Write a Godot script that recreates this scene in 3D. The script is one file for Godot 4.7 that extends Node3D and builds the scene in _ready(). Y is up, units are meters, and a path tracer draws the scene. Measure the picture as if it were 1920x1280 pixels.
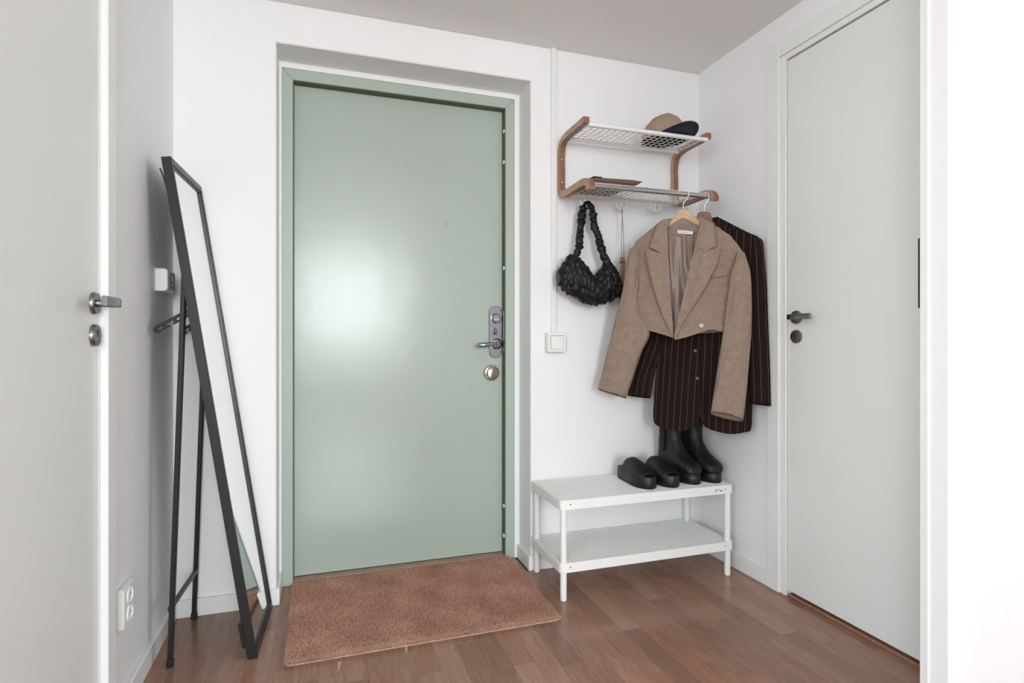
extends Node3D
# An entrance hall: green front door in a plaster recess, mirror, hat rack with clothes, shoe bench. Metres, y up; the door wall is z = 0 and faces +z.

const XL := -0.5      # left wall
const XR := 1.703     # right wall
const TOP := 2.252    # ceiling
var M := {}
var rng := RandomNumberGenerator.new()


# ---------------------------------------------------------------- mesh building
class MB:
	var st := SurfaceTool.new()
	var g := 0
	var flat := false

	func _init() -> void:
		st.begin(Mesh.PRIMITIVE_TRIANGLES)

	func v(p: Vector3, uv := Vector2.ZERO) -> void:
		st.set_smooth_group(0xFFFFFFFF if flat else g)
		st.set_uv(uv)
		st.add_vertex(p)

	func tri(a: Vector3, b: Vector3, c: Vector3, ua := Vector2.ZERO, ub := Vector2.ZERO, uc := Vector2.ZERO) -> void:
		v(a, ua); v(c, uc); v(b, ub)

	# a convex face, turned away from the point «inside»
	func face(p: Array, inside: Vector3) -> void:
		g += 1
		var n: Vector3 = (p[1] - p[0]).cross(p[2] - p[0])
		var c := Vector3.ZERO
		for q in p: c += q
		c /= p.size()
		var flip: bool = n.dot(c - inside) < 0.0
		for i in range(1, p.size() - 1):
			if flip: tri(p[0], p[i + 1], p[i])
			else: tri(p[0], p[i], p[i + 1])

	func box(c: Vector3, s: Vector3, b := 0.0, turn := Basis()) -> MB:
		var h := s / 2.0
		b = minf(b, minf(h.x, minf(h.y, h.z)) * 0.95)
		var P := func(x, y, z, k): # k: the axis whose face the corner lies on
			return c + turn * Vector3(x * (h.x - (0.0 if k == 0 else b)), y * (h.y - (0.0 if k == 1 else b)), z * (h.z - (0.0 if k == 2 else b)))
		for s1 in [-1, 1]:
			face([P.call(s1, -1, -1, 0), P.call(s1, 1, -1, 0), P.call(s1, 1, 1, 0), P.call(s1, -1, 1, 0)], c)
			face([P.call(-1, s1, -1, 1), P.call(1, s1, -1, 1), P.call(1, s1, 1, 1), P.call(-1, s1, 1, 1)], c)
			face([P.call(-1, -1, s1, 2), P.call(1, -1, s1, 2), P.call(1, 1, s1, 2), P.call(-1, 1, s1, 2)], c)
			if b <= 0.0: continue
			for s2 in [-1, 1]:
				face([P.call(s1, s2, -1, 0), P.call(s1, s2, 1, 0), P.call(s1, s2, 1, 1), P.call(s1, s2, -1, 1)], c)
				face([P.call(s1, -1, s2, 0), P.call(s1, 1, s2, 0), P.call(s1, 1, s2, 2), P.call(s1, -1, s2, 2)], c)
				face([P.call(-1, s1, s2, 1), P.call(1, s1, s2, 1), P.call(1, s1, s2, 2), P.call(-1, s1, s2, 2)], c)
				for s3 in [-1, 1]:
					face([P.call(s1, s2, s3, 0), P.call(s1, s2, s3, 1), P.call(s1, s2, s3, 2)], c)
		return self

	func span(a: Vector3, b: Vector3, bev := 0.0) -> MB: # a box between two corners
		return box((a + b) / 2.0, (b - a).abs(), bev)

	# a bar of rectangular section from a to b; «up» is roughly the direction of size h
	func bar(a: Vector3, b: Vector3, w: float, h: float, up := Vector3.UP, bev := 0.0) -> MB:
		var z := (b - a).normalized()
		var x := up.cross(z).normalized()
		return box((a + b) / 2.0, Vector3(w, h, a.distance_to(b)), bev, Basis(x, z.cross(x).normalized(), z))

	# rows of rings, smooth; turned outwards as a whole
	func loft(rows: Array, caps := true, closed := true, us := 1.0, vs := 1.0, outward := true) -> MB:
		g += 1
		var g0 := g
		var n: int = rows[0].size()
		var turn := 0.0
		var mids := []
		for r in rows:
			var m := Vector3.ZERO
			for p in r: m += p
			mids.append(m / n)
		var m_j := n if closed else n - 1
		for i in rows.size() - 1:
			for j in m_j:
				var k := (j + 1) % n
				var nn: Vector3 = (rows[i][k] - rows[i][j]).cross(rows[i + 1][j] - rows[i][j])
				turn += nn.dot((rows[i][j] + rows[i][k]) / 2.0 - mids[i])
		var flip := (turn < 0.0) == outward
		var along := 0.0
		for i in rows.size() - 1:
			var step: float = mids[i].distance_to(mids[i + 1])
			if step < 1e-6: step = (rows[i][0] as Vector3).distance_to(rows[i + 1][0])
			var per := 0.0
			for j in m_j:
				var k := (j + 1) % n
				var d: float = (rows[i][j] as Vector3).distance_to(rows[i][k])
				var ua := Vector2(per * us, along * vs); var ub := Vector2((per + d) * us, along * vs)
				var uc := Vector2((per + d) * us, (along + step) * vs); var ud := Vector2(per * us, (along + step) * vs)
				var a: Vector3 = rows[i][j]; var b: Vector3 = rows[i][k]; var c: Vector3 = rows[i + 1][k]; var e: Vector3 = rows[i + 1][j]
				if flip:
					tri(a, e, c, ua, ud, uc); tri(a, c, b, ua, uc, ub)
				else:
					tri(a, b, c, ua, ub, uc); tri(a, c, e, ua, uc, ud)
				per += d
			along += step
		if caps and closed:
			for i in [0, rows.size() - 1]:
				var other: Vector3 = mids[1] if i == 0 else mids[i - 1]
				g += 1
				for j in n:
					var a: Vector3 = rows[i][j]; var b: Vector3 = rows[i][(j + 1) % n]
					if (a - mids[i]).cross(b - mids[i]).dot(mids[i] - other) < 0.0: tri(mids[i], b, a)
					else: tri(mids[i], a, b)
		g = maxi(g, g0)
		return self

	static func frames(path: Array, ring: bool) -> Array:
		var out := []
		var n := path.size()
		var x := Vector3.ZERO
		for i in n:
			var a: Vector3 = path[(i - 1 + n) % n] if ring or i > 0 else path[0]
			var b: Vector3 = path[(i + 1) % n] if ring or i < n - 1 else path[n - 1]
			var t := (b - a).normalized()
			if x == Vector3.ZERO:
				x = t.cross(Vector3.UP if absf(t.y) < 0.9 else Vector3.RIGHT).normalized()
			x = (x - t * x.dot(t)).normalized()
			out.append(Basis(x, t.cross(x), t))
		return out

	func tube(path: Array, r: Variant, sides := 12, caps := true, ring := false) -> MB:
		var f := frames(path, ring)
		var rows := []
		for i in path.size():
			var rr: float = r[i] if r is Array else r
			var row := []
			for j in sides:
				var a := TAU * j / sides
				row.append(path[i] + (f[i].x * cos(a) + f[i].y * sin(a)) * rr)
			rows.append(row)
		if ring: rows.append(rows[0])
		return loft(rows, caps and not ring)

	# profile: (radius, height) pairs turned round the y axis of xf; corners sharper than about 35 degrees stay sharp
	func lathe(prof: Array, xf := Transform3D(), segs := 32) -> MB:
		var start := 0
		for i in range(1, prof.size()):
			var cut := i == prof.size() - 1
			if not cut:
				var d1: Vector2 = (prof[i] - prof[i - 1]).normalized()
				var d2: Vector2 = (prof[i + 1] - prof[i]).normalized()
				cut = d1.dot(d2) < 0.82
			if cut:
				g += 1
				for k in range(start, i):
					var p: Vector2 = prof[k]; var q: Vector2 = prof[k + 1]
					var nn := Vector2(q.y - p.y, p.x - q.x) # outwards when the profile runs upwards
					for j in segs:
						var a := TAU * j / segs; var b := TAU * (j + 1) / segs
						var da := Vector3(cos(a), 0, sin(a)); var db := Vector3(cos(b), 0, sin(b))
						var A: Vector3 = xf * (da * p.x + Vector3.UP * p.y); var B: Vector3 = xf * (db * p.x + Vector3.UP * p.y)
						var C: Vector3 = xf * (db * q.x + Vector3.UP * q.y); var D: Vector3 = xf * (da * q.x + Vector3.UP * q.y)
						tri(A, C, B); tri(A, D, C)
				start = i
		return self

	# a flat outline (x, y) thickened along z from z0 to z1, edges chamfered by b
	func prism(poly: PackedVector2Array, z0: float, z1: float, xf := Transform3D(), b := 0.0) -> MB:
		if Geometry2D.is_polygon_clockwise(poly): poly.reverse()
		var n := poly.size()
		var small := PackedVector2Array()
		for i in n:
			var d1 := (poly[i] - poly[(i - 1 + n) % n]).normalized()
			var d2 := (poly[(i + 1) % n] - poly[i]).normalized()
			var m := Vector2(-d1.y - d2.y, d1.x + d2.x)
			if m.length() < 1e-5: m = Vector2(-d1.y, d1.x)
			m = m.normalized()
			small.append(poly[i] + m * b / maxf(0.4, m.dot(Vector2(-d1.y, d1.x))))
		var idx := Geometry2D.triangulate_polygon(small)
		if idx.is_empty():
			small = poly
			idx = Geometry2D.triangulate_polygon(small)
		for side in [0, 1]:
			g += 1
			var z := z0 if side == 0 else z1
			for k in range(0, idx.size(), 3):
				var a := small[idx[k]]; var c := small[idx[k + 1]]; var e := small[idx[k + 2]]
				var up: bool = (c - a).cross(e - a) > 0
				if up != (side == 1):
					var t := c; c = e; e = t
				tri(xf * Vector3(a.x, a.y, z), xf * Vector3(c.x, c.y, z), xf * Vector3(e.x, e.y, z), a, c, e)
		var rings := [[small, z0], [poly, z0 + b], [poly, z1 - b], [small, z1]]
		if b <= 0.0: rings = [[poly, z0], [poly, z1]]
		var base := g + 1
		var cur := base
		var groups := []
		for i in n: # a new smooth group at each sharp corner
			var d1 := (poly[i] - poly[(i - 1 + n) % n]).normalized()
			var d2 := (poly[(i + 1) % n] - poly[i]).normalized()
			if d1.dot(d2) < 0.8: cur += 4
			groups.append(cur)
		g = cur + 4
		for r in rings.size() - 1:
			for i in n:
				var k := (i + 1) % n
				var keep := g
				g = groups[i] + (r if b > 0.0 else 0)
				var A: PackedVector2Array = rings[r][0]; var B: PackedVector2Array = rings[r + 1][0]
				var za: float = rings[r][1]; var zb: float = rings[r + 1][1]
				var p := xf * Vector3(A[i].x, A[i].y, za); var q := xf * Vector3(A[k].x, A[k].y, za)
				var s := xf * Vector3(B[k].x, B[k].y, zb); var t := xf * Vector3(B[i].x, B[i].y, zb)
				tri(p, q, s, A[i], A[k], B[k]); tri(p, s, t, A[i], B[k], B[i])
				g = keep
		return self

	# a sheet of cloth: a closed outline (u, v) filled with a fine net, set to the depth «deep» gives, with thickness
	func cloth(outline: PackedVector2Array, deep: Callable, thick: float, res := 0.011, us := 1.0, lean := 0.0) -> MB:
		var edge := PackedVector2Array()
		for i in outline.size():
			var a := outline[i]; var b := outline[(i + 1) % outline.size()]
			var k := maxi(1, roundi(a.distance_to(b) / res))
			for s in k: edge.append(a.lerp(b, float(s) / k))
		var lo := edge[0]; var hi := edge[0]
		for p in edge:
			lo = lo.min(p); hi = hi.max(p)
		var pts := edge.duplicate()
		var row := 0
		var y := lo.y + res * 0.5
		while y < hi.y:
			var x := lo.x + (res * 0.5 if row % 2 else 0.0)
			while x < hi.x:
				var p := Vector2(x, y)
				if Geometry2D.is_point_in_polygon(p, edge):
					var near := false
					for e in edge:
						if e.distance_squared_to(p) < res * res * 0.36:
							near = true
							break
					if not near: pts.append(p)
				x += res
			y += res * 0.87
			row += 1
		var idx := Geometry2D.triangulate_delaunay(pts)
		var at := PackedVector3Array()
		for p in pts: at.append(Vector3(p.x, p.y, deep.call(p.x, p.y)))
		g += 1
		var front := g
		g += 2
		for k in range(0, idx.size(), 3):
			var a := idx[k]; var b := idx[k + 1]; var c := idx[k + 2]
			var mid := (pts[a] + pts[b] + pts[c]) / 3.0
			if not Geometry2D.is_point_in_polygon(mid, edge): continue
			var area := (pts[b] - pts[a]).cross(pts[c] - pts[a])
			if absf(area) < 1e-9: continue
			if area < 0:
				var t := b; b = c; c = t
			var ua := Vector2(pts[a].x + lean * pts[a].y, pts[a].y) * us; var ub := Vector2(pts[b].x + lean * pts[b].y, pts[b].y) * us; var uc := Vector2(pts[c].x + lean * pts[c].y, pts[c].y) * us
			g = front
			tri(at[a], at[b], at[c], ua, ub, uc)
			g = front + 1
			var back := Vector3(0, 0, thick)
			tri(at[a] - back, at[c] - back, at[b] - back, ua, uc, ub)
		g = front + 2
		var ccw := not Geometry2D.is_polygon_clockwise(edge)
		var n := edge.size()
		for i in n:
			var k := (i + 1) % n
			var a := at[i]; var b := at[k]
			var back := Vector3(0, 0, thick)
			var ua := edge[i] * us; var ub := edge[k] * us
			if ccw:
				tri(a, a - back, b - back, ua, ua, ub); tri(a, b - back, b, ua, ub, ub)
			else:
				tri(a, b - back, a - back, ua, ub, ua); tri(a, b, b - back, ua, ub, ub)
		return self

	func done() -> ArrayMesh:
		st.generate_normals()
		return st.commit()


func mb() -> MB:
	return MB.new()


# one named mesh under «parent»
func obj(called: String, b: MB, mat: Material, parent: Node = self, at := Vector3.ZERO) -> MeshInstance3D:
	var o := MeshInstance3D.new()
	o.name = called
	o.mesh = b.done()
	o.mesh.surface_set_material(0, mat)
	o.position = at
	add(o, parent)
	return o


var taken := {}
func add(o: Node, parent: Node) -> void:
	var key := "%d/%s" % [parent.get_instance_id(), o.name]
	if taken.has(key):
		taken[key] += 1
		o.name = "%s_%03d" % [o.name, taken[key]]
	else:
		taken[key] = 0
	parent.add_child(o, true)


func thing(called: String, label: String, category: String, at := Vector3.ZERO, turn := 0.0, group := "") -> Node3D:
	var o := Node3D.new()
	o.name = called
	o.position = at
	o.rotation.y = turn
	add(o, self)
	return tag(o, label, category, group)


func tag(o: Node3D, label: String, category: String, group := "") -> Node3D:
	o.set_meta("label", label)
	o.set_meta("category", category)
	if group: o.set_meta("group", group)
	return o


func struct(o: Node3D, label := "") -> Node3D:
	o.set_meta("kind", "structure")
	if label: o.set_meta("label", label)
	return o


func node(called: String, at := Vector3.ZERO) -> Node3D:
	var o := Node3D.new()
	o.name = called
	o.position = at
	add(o, self)
	return o


func xf(at: Vector3, towards: Vector3) -> Transform3D: # y axis of the shape turned to «towards»
	var y := towards.normalized()
	var x := y.cross(Vector3.UP if absf(y.y) < 0.9 else Vector3.RIGHT).normalized()
	return Transform3D(Basis(x, y, x.cross(y)), at)


func curve(pts: Array, n: int, ring := false) -> Array: # Catmull-Rom through the points, n steps per piece
	var out := []
	var m := pts.size()
	for i in (m if ring else m - 1):
		var p0 = pts[(i - 1 + m) % m] if ring or i > 0 else pts[0]
		var p1 = pts[i]
		var p2 = pts[(i + 1) % m]
		var p3 = pts[(i + 2) % m] if ring or i < m - 2 else pts[m - 1]
		for s in n:
			var t := float(s) / n
			out.append(0.5 * (2.0 * p1 + (p2 - p0) * t + (2.0 * p0 - 5.0 * p1 + 4.0 * p2 - p3) * t * t + (3.0 * p1 - p0 - 3.0 * p2 + p3) * t * t * t))
	if not ring: out.append(pts[m - 1])
	return out


func pv(a: Array) -> PackedVector2Array: # pairs as a flat list
	var out := PackedVector2Array()
	for i in range(0, a.size(), 2): out.append(Vector2(a[i], a[i + 1]))
	return out


func rounded(w: float, h: float, r: float, k := 5) -> PackedVector2Array:
	var out := PackedVector2Array()
	for c in [[1, 1, 0], [-1, 1, 1], [-1, -1, 2], [1, -1, 3]]:
		for s in k + 1:
			var a: float = (c[2] + float(s) / k) * PI / 2
			out.append(Vector2(c[0] * (w / 2 - r) + r * cos(a), c[1] * (h / 2 - r) + r * sin(a)))
	return out


# ---------------------------------------------------------------- materials
func mat(called: String, c: Color, rough := 0.5, metal := 0.0, spec := 0.5) -> StandardMaterial3D:
	var m := StandardMaterial3D.new()
	m.resource_name = called
	m.albedo_color = c
	m.roughness = rough
	m.metallic = metal
	m.metallic_specular = spec
	M[called] = m
	return m


func rgb(r: float, g: float, b: float) -> Color:
	return Color(r / 255.0, g / 255.0, b / 255.0)


func noise(freq: float, seed_: int, oct := 3, kind := FastNoiseLite.TYPE_SIMPLEX_SMOOTH) -> FastNoiseLite:
	var n := FastNoiseLite.new()
	n.noise_type = kind
	n.frequency = freq
	n.seed = seed_
	n.fractal_octaves = oct
	return n


func tex(size: int, f: Callable) -> ImageTexture:
	var im := Image.create(size, size, false, Image.FORMAT_RGB8)
	for y in size:
		for x in size: im.set_pixel(x, y, f.call(x, y))
	return ImageTexture.create_from_image(im)


func bump(size: int, f: Callable, strength: float) -> ImageTexture:
	var im := Image.create(size, size, false, Image.FORMAT_RGB8)
	for y in size:
		for x in size:
			var h: float = clampf(f.call(x, y), 0.0, 1.0)
			im.set_pixel(x, y, Color(h, h, h))
	im.bump_map_to_normal_map(strength)
	return ImageTexture.create_from_image(im)


func tri_map(m: StandardMaterial3D, scale: Vector3, world := false, offset := Vector3.ZERO) -> void:
	m.uv1_triplanar = true
	m.uv1_world_triplanar = world
	m.uv1_scale = scale
	m.uv1_offset = offset


func grey(x: float) -> Color:
	return Color(x, x, x)


func tile_noise(n: FastNoiseLite, x: float, y: float, size: float) -> float: # seamless, about -1..1
	var a := x / size; var b := y / size
	var p := n.get_noise_2d(x, y); var q := n.get_noise_2d(x - size, y)
	var r := n.get_noise_2d(x, y - size); var s := n.get_noise_2d(x - size, y - size)
	return lerpf(lerpf(p, q, a), lerpf(r, s, a), b) / sqrt((a * a + (1 - a) * (1 - a)) * (b * b + (1 - b) * (1 - b)))


func make_materials() -> void:
	# paint: a faint roller relief
	var rn := noise(0.09, 3, 3)
	var roller := bump(256, func(x, y): return 0.5 + 0.4 * tile_noise(rn, x, y, 256.0), 1.2)
	for d in [["wall_paint", rgb(243, 242, 243), 0.62], ["ceiling_paint", rgb(240, 239, 238), 0.8]]:
		var m := mat(d[0], d[1], d[2])
		m.normal_enabled = true
		m.normal_texture = roller
		m.normal_scale = 0.25
		tri_map(m, Vector3.ONE * 3.0, true)
	mat("trim_paint", rgb(238, 238, 237), 0.38)
	mat("door_paint", rgb(232, 232, 230), 0.36)
	mat("white_plastic", rgb(238, 238, 236), 0.3)
	mat("grey_plastic", rgb(150, 150, 150), 0.4)
	mat("white_steel", rgb(240, 240, 238), 0.35)
	mat("white_wire", rgb(244, 244, 243), 0.4)
	mat("black_steel", rgb(29, 29, 31), 0.36)
	mat("black_edge", rgb(30, 29, 30), 0.4)
	mat("dark_gap", rgb(35, 32, 30), 0.8)
	mat("steel", rgb(136, 136, 138), 0.25, 1.0)
	mat("chrome", rgb(158, 162, 168), 0.16, 1.0)
	mat("wire_chrome", rgb(214, 214, 214), 0.25, 1.0)
	mat("brass_pins", rgb(200, 160, 100), 0.3, 1.0)
	mat("nickel", rgb(170, 160, 148), 0.2, 1.0)
	mat("rail_steel", rgb(196, 196, 192), 0.3, 1.0)
	mat("mirror", rgb(236, 238, 239), 0.0, 1.0)
	mat("mirror_back", rgb(60, 58, 56), 0.8)
	mat("black_leather", rgb(15, 15, 16), 0.55)
	mat("black_rubber", rgb(17, 17, 18), 0.42)
	mat("boot_elastic", rgb(14, 14, 15), 0.8)
	mat("tab_black", rgb(26, 24, 24), 0.6)
	mat("window_frame", rgb(235, 235, 235), 0.5)
	var glass := mat("glass", Color(1, 1, 1, 0.05), 0.0)
	glass.transparency = BaseMaterial3D.TRANSPARENCY_ALPHA
	# green door paint: satin, with a soft brush relief that widens its reflections
	var gn := noise(0.02, 9, 2)
	var green := mat("green_paint", rgb(177, 189, 179), 0.215, 0.0, 0.45)
	green.normal_enabled = true
	green.normal_texture = bump(256, func(x, y): return 0.5 + 0.4 * tile_noise(gn, x, y, 256.0), 1.0)
	green.normal_scale = 0.2
	tri_map(green, Vector3.ONE * 1.1, true)
	mat("green_frame", rgb(172, 186, 174), 0.42)
	mat("green_shade", rgb(92, 98, 76), 0.7)  # olive colour standing in for the shade in the door frame's reveal
	# wood: long grain along z (floor), many tones
	var w1 := noise(0.012, 21, 4); var w2 := noise(0.05, 22, 3); var w3 := noise(0.03, 23, 2)
	var grain := tex(512, func(x, y):
		var bend := tile_noise(w3, x, y, 512.0) * 22.0
		var a := tile_noise(w1, fposmod(x * 5.0 + bend * 3.0, 512.0), y, 512.0)
		var b := tile_noise(w2, fposmod(x * 9.0 + bend, 512.0), fposmod(y * 0.5, 512.0), 512.0)
		var t := clampf(0.88 + 0.10 * a + 0.07 * b, 0.0, 1.0)
		return Color(t, t * 0.99, t * 0.975))
	var pores := bump(512, func(x, y):
		return 0.5 + 0.4 * tile_noise(w2, fposmod(x * 9.0, 512.0), fposmod(y * 0.5, 512.0), 512.0), 1.5)
	var tones := [rgb(176, 138, 119), rgb(170, 132, 114), rgb(182, 144, 125), rgb(164, 127, 109), rgb(173, 137, 119), rgb(185, 149, 130), rgb(158, 123, 107), rgb(176, 134, 114)]
	for i in tones.size():
		var m := mat("oak_%d" % i, tones[i] * Color(0.985, 0.95, 0.915), 0.22)
		m.albedo_texture = grain
		m.normal_enabled = true
		m.normal_texture = pores
		m.normal_scale = 0.12
		tri_map(m, Vector3(2.2, 1.0, 0.5), true, Vector3(0.37 * i, 0.21 * i, 0.43 * i))
	mat("sapwood", rgb(198, 166, 134), 0.4)
	mat("shaded_plastic", rgb(196, 196, 197), 0.4)  # white plastic greyed, dimmer light on the unit's front put into the colour
	var th := mat("threshold_oak", rgb(186, 160, 140), 0.45)
	th.albedo_texture = grain
	tri_map(th, Vector3(0.8, 3.0, 3.0), true)
	# bent wood, hanger wood
	for d in [["bent_wood", rgb(160, 116, 92), Vector3(1.2, 2.0, 2.0)], ["bent_edge", rgb(208, 170, 140), Vector3(1.2, 2.5, 2.5)], ["hanger_birch", rgb(222, 184, 146), Vector3(0.8, 3.5, 3.0)], ["hanger_brown", rgb(146, 103, 84), Vector3(0.8, 3.5, 3.0)]]:
		var m := mat(d[0], d[1], 0.42)
		m.albedo_texture = grain
		tri_map(m, d[2])
	# wool: melange threads
	var wr := RandomNumberGenerator.new()
	wr.seed = 5
	var wn := noise(0.03, 31, 2)
	var wool_pic := tex(256, func(x, y):
		var t := 0.84 + wr.randf_range(-0.15, 0.15) + 0.05 * tile_noise(wn, x, y, 256.0) + 0.04 * (1.0 if (x + y) % 4 < 2 else -1.0)
		return Color(clampf(t, 0, 1), clampf(t * 0.985, 0, 1), clampf(t * 0.965, 0, 1)))
	var wb := RandomNumberGenerator.new()
	wb.seed = 6
	var wool_rel := bump(256, func(x, y): return 0.5 + 0.25 * (1.0 if (x + y) % 4 < 2 else -1.0) * 0.5 + wb.randf_range(-0.2, 0.2), 1.5)
	var wool := mat("beige_wool", rgb(178, 158, 145), 0.95, 0.0, 0.2)
	wool.albedo_texture = wool_pic
	wool.normal_enabled = true
	wool.normal_texture = wool_rel
	wool.normal_scale = 0.6
	tri_map(wool, Vector3.ONE * 3.4)
	mat("lining", rgb(140, 122, 112), 0.38, 0.0, 0.5)
	mat("tag_cloth", rgb(238, 240, 244), 0.7)
	mat("tag_ink", rgb(60, 70, 84), 0.8)
	mat("horn_button", rgb(188, 168, 148), 0.3)
	mat("brown_button", rgb(120, 84, 66), 0.3)
	# pinstripe: one stitched stripe to a tile of 24 mm
	var pr := RandomNumberGenerator.new()
	pr.seed = 8
	var pin := mat("pinstripe_wool", Color.WHITE, 0.95, 0.0, 0.2)
	pin.albedo_texture = tex(128, func(x, y):
		var t := pr.randf_range(0.75, 1.25)
		var c := Color(0.150 * t, 0.112 * t, 0.102 * t)
		var d := absf(x - 64.0 + 1.5 * sin(y * 0.4))
		if d < 4.6 and (y % 32) < 21: c = c.lerp(Color(0.60, 0.49, 0.42), clampf((4.8 - d) / 2.5, 0, 1) * pr.randf_range(0.7, 1.0))
		return c)
	pin.uv1_scale = Vector3(1 / 0.0275, 1 / 0.0275, 1)
	mat("dark_lining", rgb(34, 27, 26), 0.6)
	# satin, leather, cap cloth, mat
	var satin := mat("black_satin", rgb(15, 15, 16), 0.45, 0.0, 0.4)
	satin.rim_enabled = true
	satin.rim = 0.3
	mat("cap_cloth", rgb(166, 143, 125), 0.9, 0.0, 0.2)
	mat("cap_under", rgb(58, 60, 72), 0.85, 0.0, 0.25)
	mat("cap_inside", rgb(20, 20, 22), 0.9, 0.0, 0.2)
	mat("brown_leather", rgb(112, 76, 66), 0.5)
	mat("horn_wood", rgb(170, 134, 112), 0.5)
	mat("cord_grey", rgb(120, 118, 114), 0.8)
	mat("coir_base", rgb(140, 104, 86), 1.0, 0.0, 0.1)
	var coir := mat("coir_fibre", Color.WHITE, 0.9, 0.0, 0.15)
	coir.vertex_color_use_as_albedo = true
	mat("mat_backing", rgb(206, 190, 176), 0.8)


# ---------------------------------------------------------------- scene
func _ready() -> void:
	rng.seed = 11
	# camera: level, turned 18.4 degrees to the right of the door wall's normal
	var cam := Camera3D.new()
	cam.name = "camera"
	cam.projection = Camera3D.PROJECTION_FRUSTUM
	cam.near = 0.05
	cam.far = 60.0
	cam.size = 0.05 * 1280.0 / 1072.78
	cam.frustum_offset = Vector2(0, -0.05 * 4.7 / 1072.78)
	cam.position = Vector3(0, 0.99, 2.305)
	cam.rotation.y = -deg_to_rad(18.392)
	add_child(cam)
	cam.current = true
	# daylight: sky outside, rear window behind the camera, two side windows added as fill
	var env := Environment.new()
	var sky := ProceduralSkyMaterial.new()
	sky.sky_top_color = Color(0.62, 0.74, 0.9)
	sky.sky_horizon_color = Color(0.86, 0.9, 0.94)
	sky.ground_bottom_color = Color(0.3, 0.32, 0.28)
	sky.ground_horizon_color = Color(0.55, 0.58, 0.56)
	env.background_mode = Environment.BG_SKY
	env.sky = Sky.new()
	env.sky.sky_material = sky
	env.background_energy_multiplier = 2.0
	env.tonemap_mode = Environment.TONE_MAPPER_LINEAR
	env.tonemap_exposure = 1.1
	env.sdfgi_enabled = true
	env.ssao_enabled = true
	env.ssil_enabled = true
	var we := WorldEnvironment.new()
	we.name = "surroundings"
	we.environment = env
	add_child(we)
	for w in WINDOWS:
		var l := AreaLight3D.new()
		l.name = "daylight_and_fill"
		l.area_size = Vector2(w[3] - w[2] - 0.1, w[5] - w[4] - 0.1)
		l.area_normalize_energy = false
		l.light_energy = w[6]
		l.light_color = Color(0.955, 0.99, 1.0)
		l.area_range = 14.0
		l.area_attenuation = 2.0
		l.shadow_enabled = true
		var inward := Basis(Vector3.UP, w[1])
		l.basis = inward
		var mid: float = (w[2] + w[3]) / 2
		l.position = (Vector3(mid, 0, w[0]) if w[1] == 0.0 else Vector3(w[0], 0, mid)) + Vector3(0, (w[4] + w[5]) / 2, 0) - inward.z * 0.03
		add_child(l, true)
	make_materials()
	build_room()
	build_floor()
	build_front_door()
	build_side_doors()
	build_mirror()
	build_rack()
	build_bench()
	build_doormat()
	build_jackets()
	build_bag()
	build_shoes()
	build_small_things()


const REAR := 7.6
const HIGH := 2.62    # ceiling of the room behind the camera; the hall's is lower
const WEST := -2.6
const EAST := 4.2
# [wall, turn, from, to, sill, head, brightness]
const WINDOWS := [[REAR, 0.0, -0.45, 1.3, 0.75, 2.5, 6.9], [WEST, -PI / 2, 2.6, 6.2, 0.7, 2.4, 2.4], [EAST, PI / 2, 2.6, 5.0, 0.5, 2.4, 1.35]]  # west and east windows are unseen, added to brighten the side walls


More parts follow.
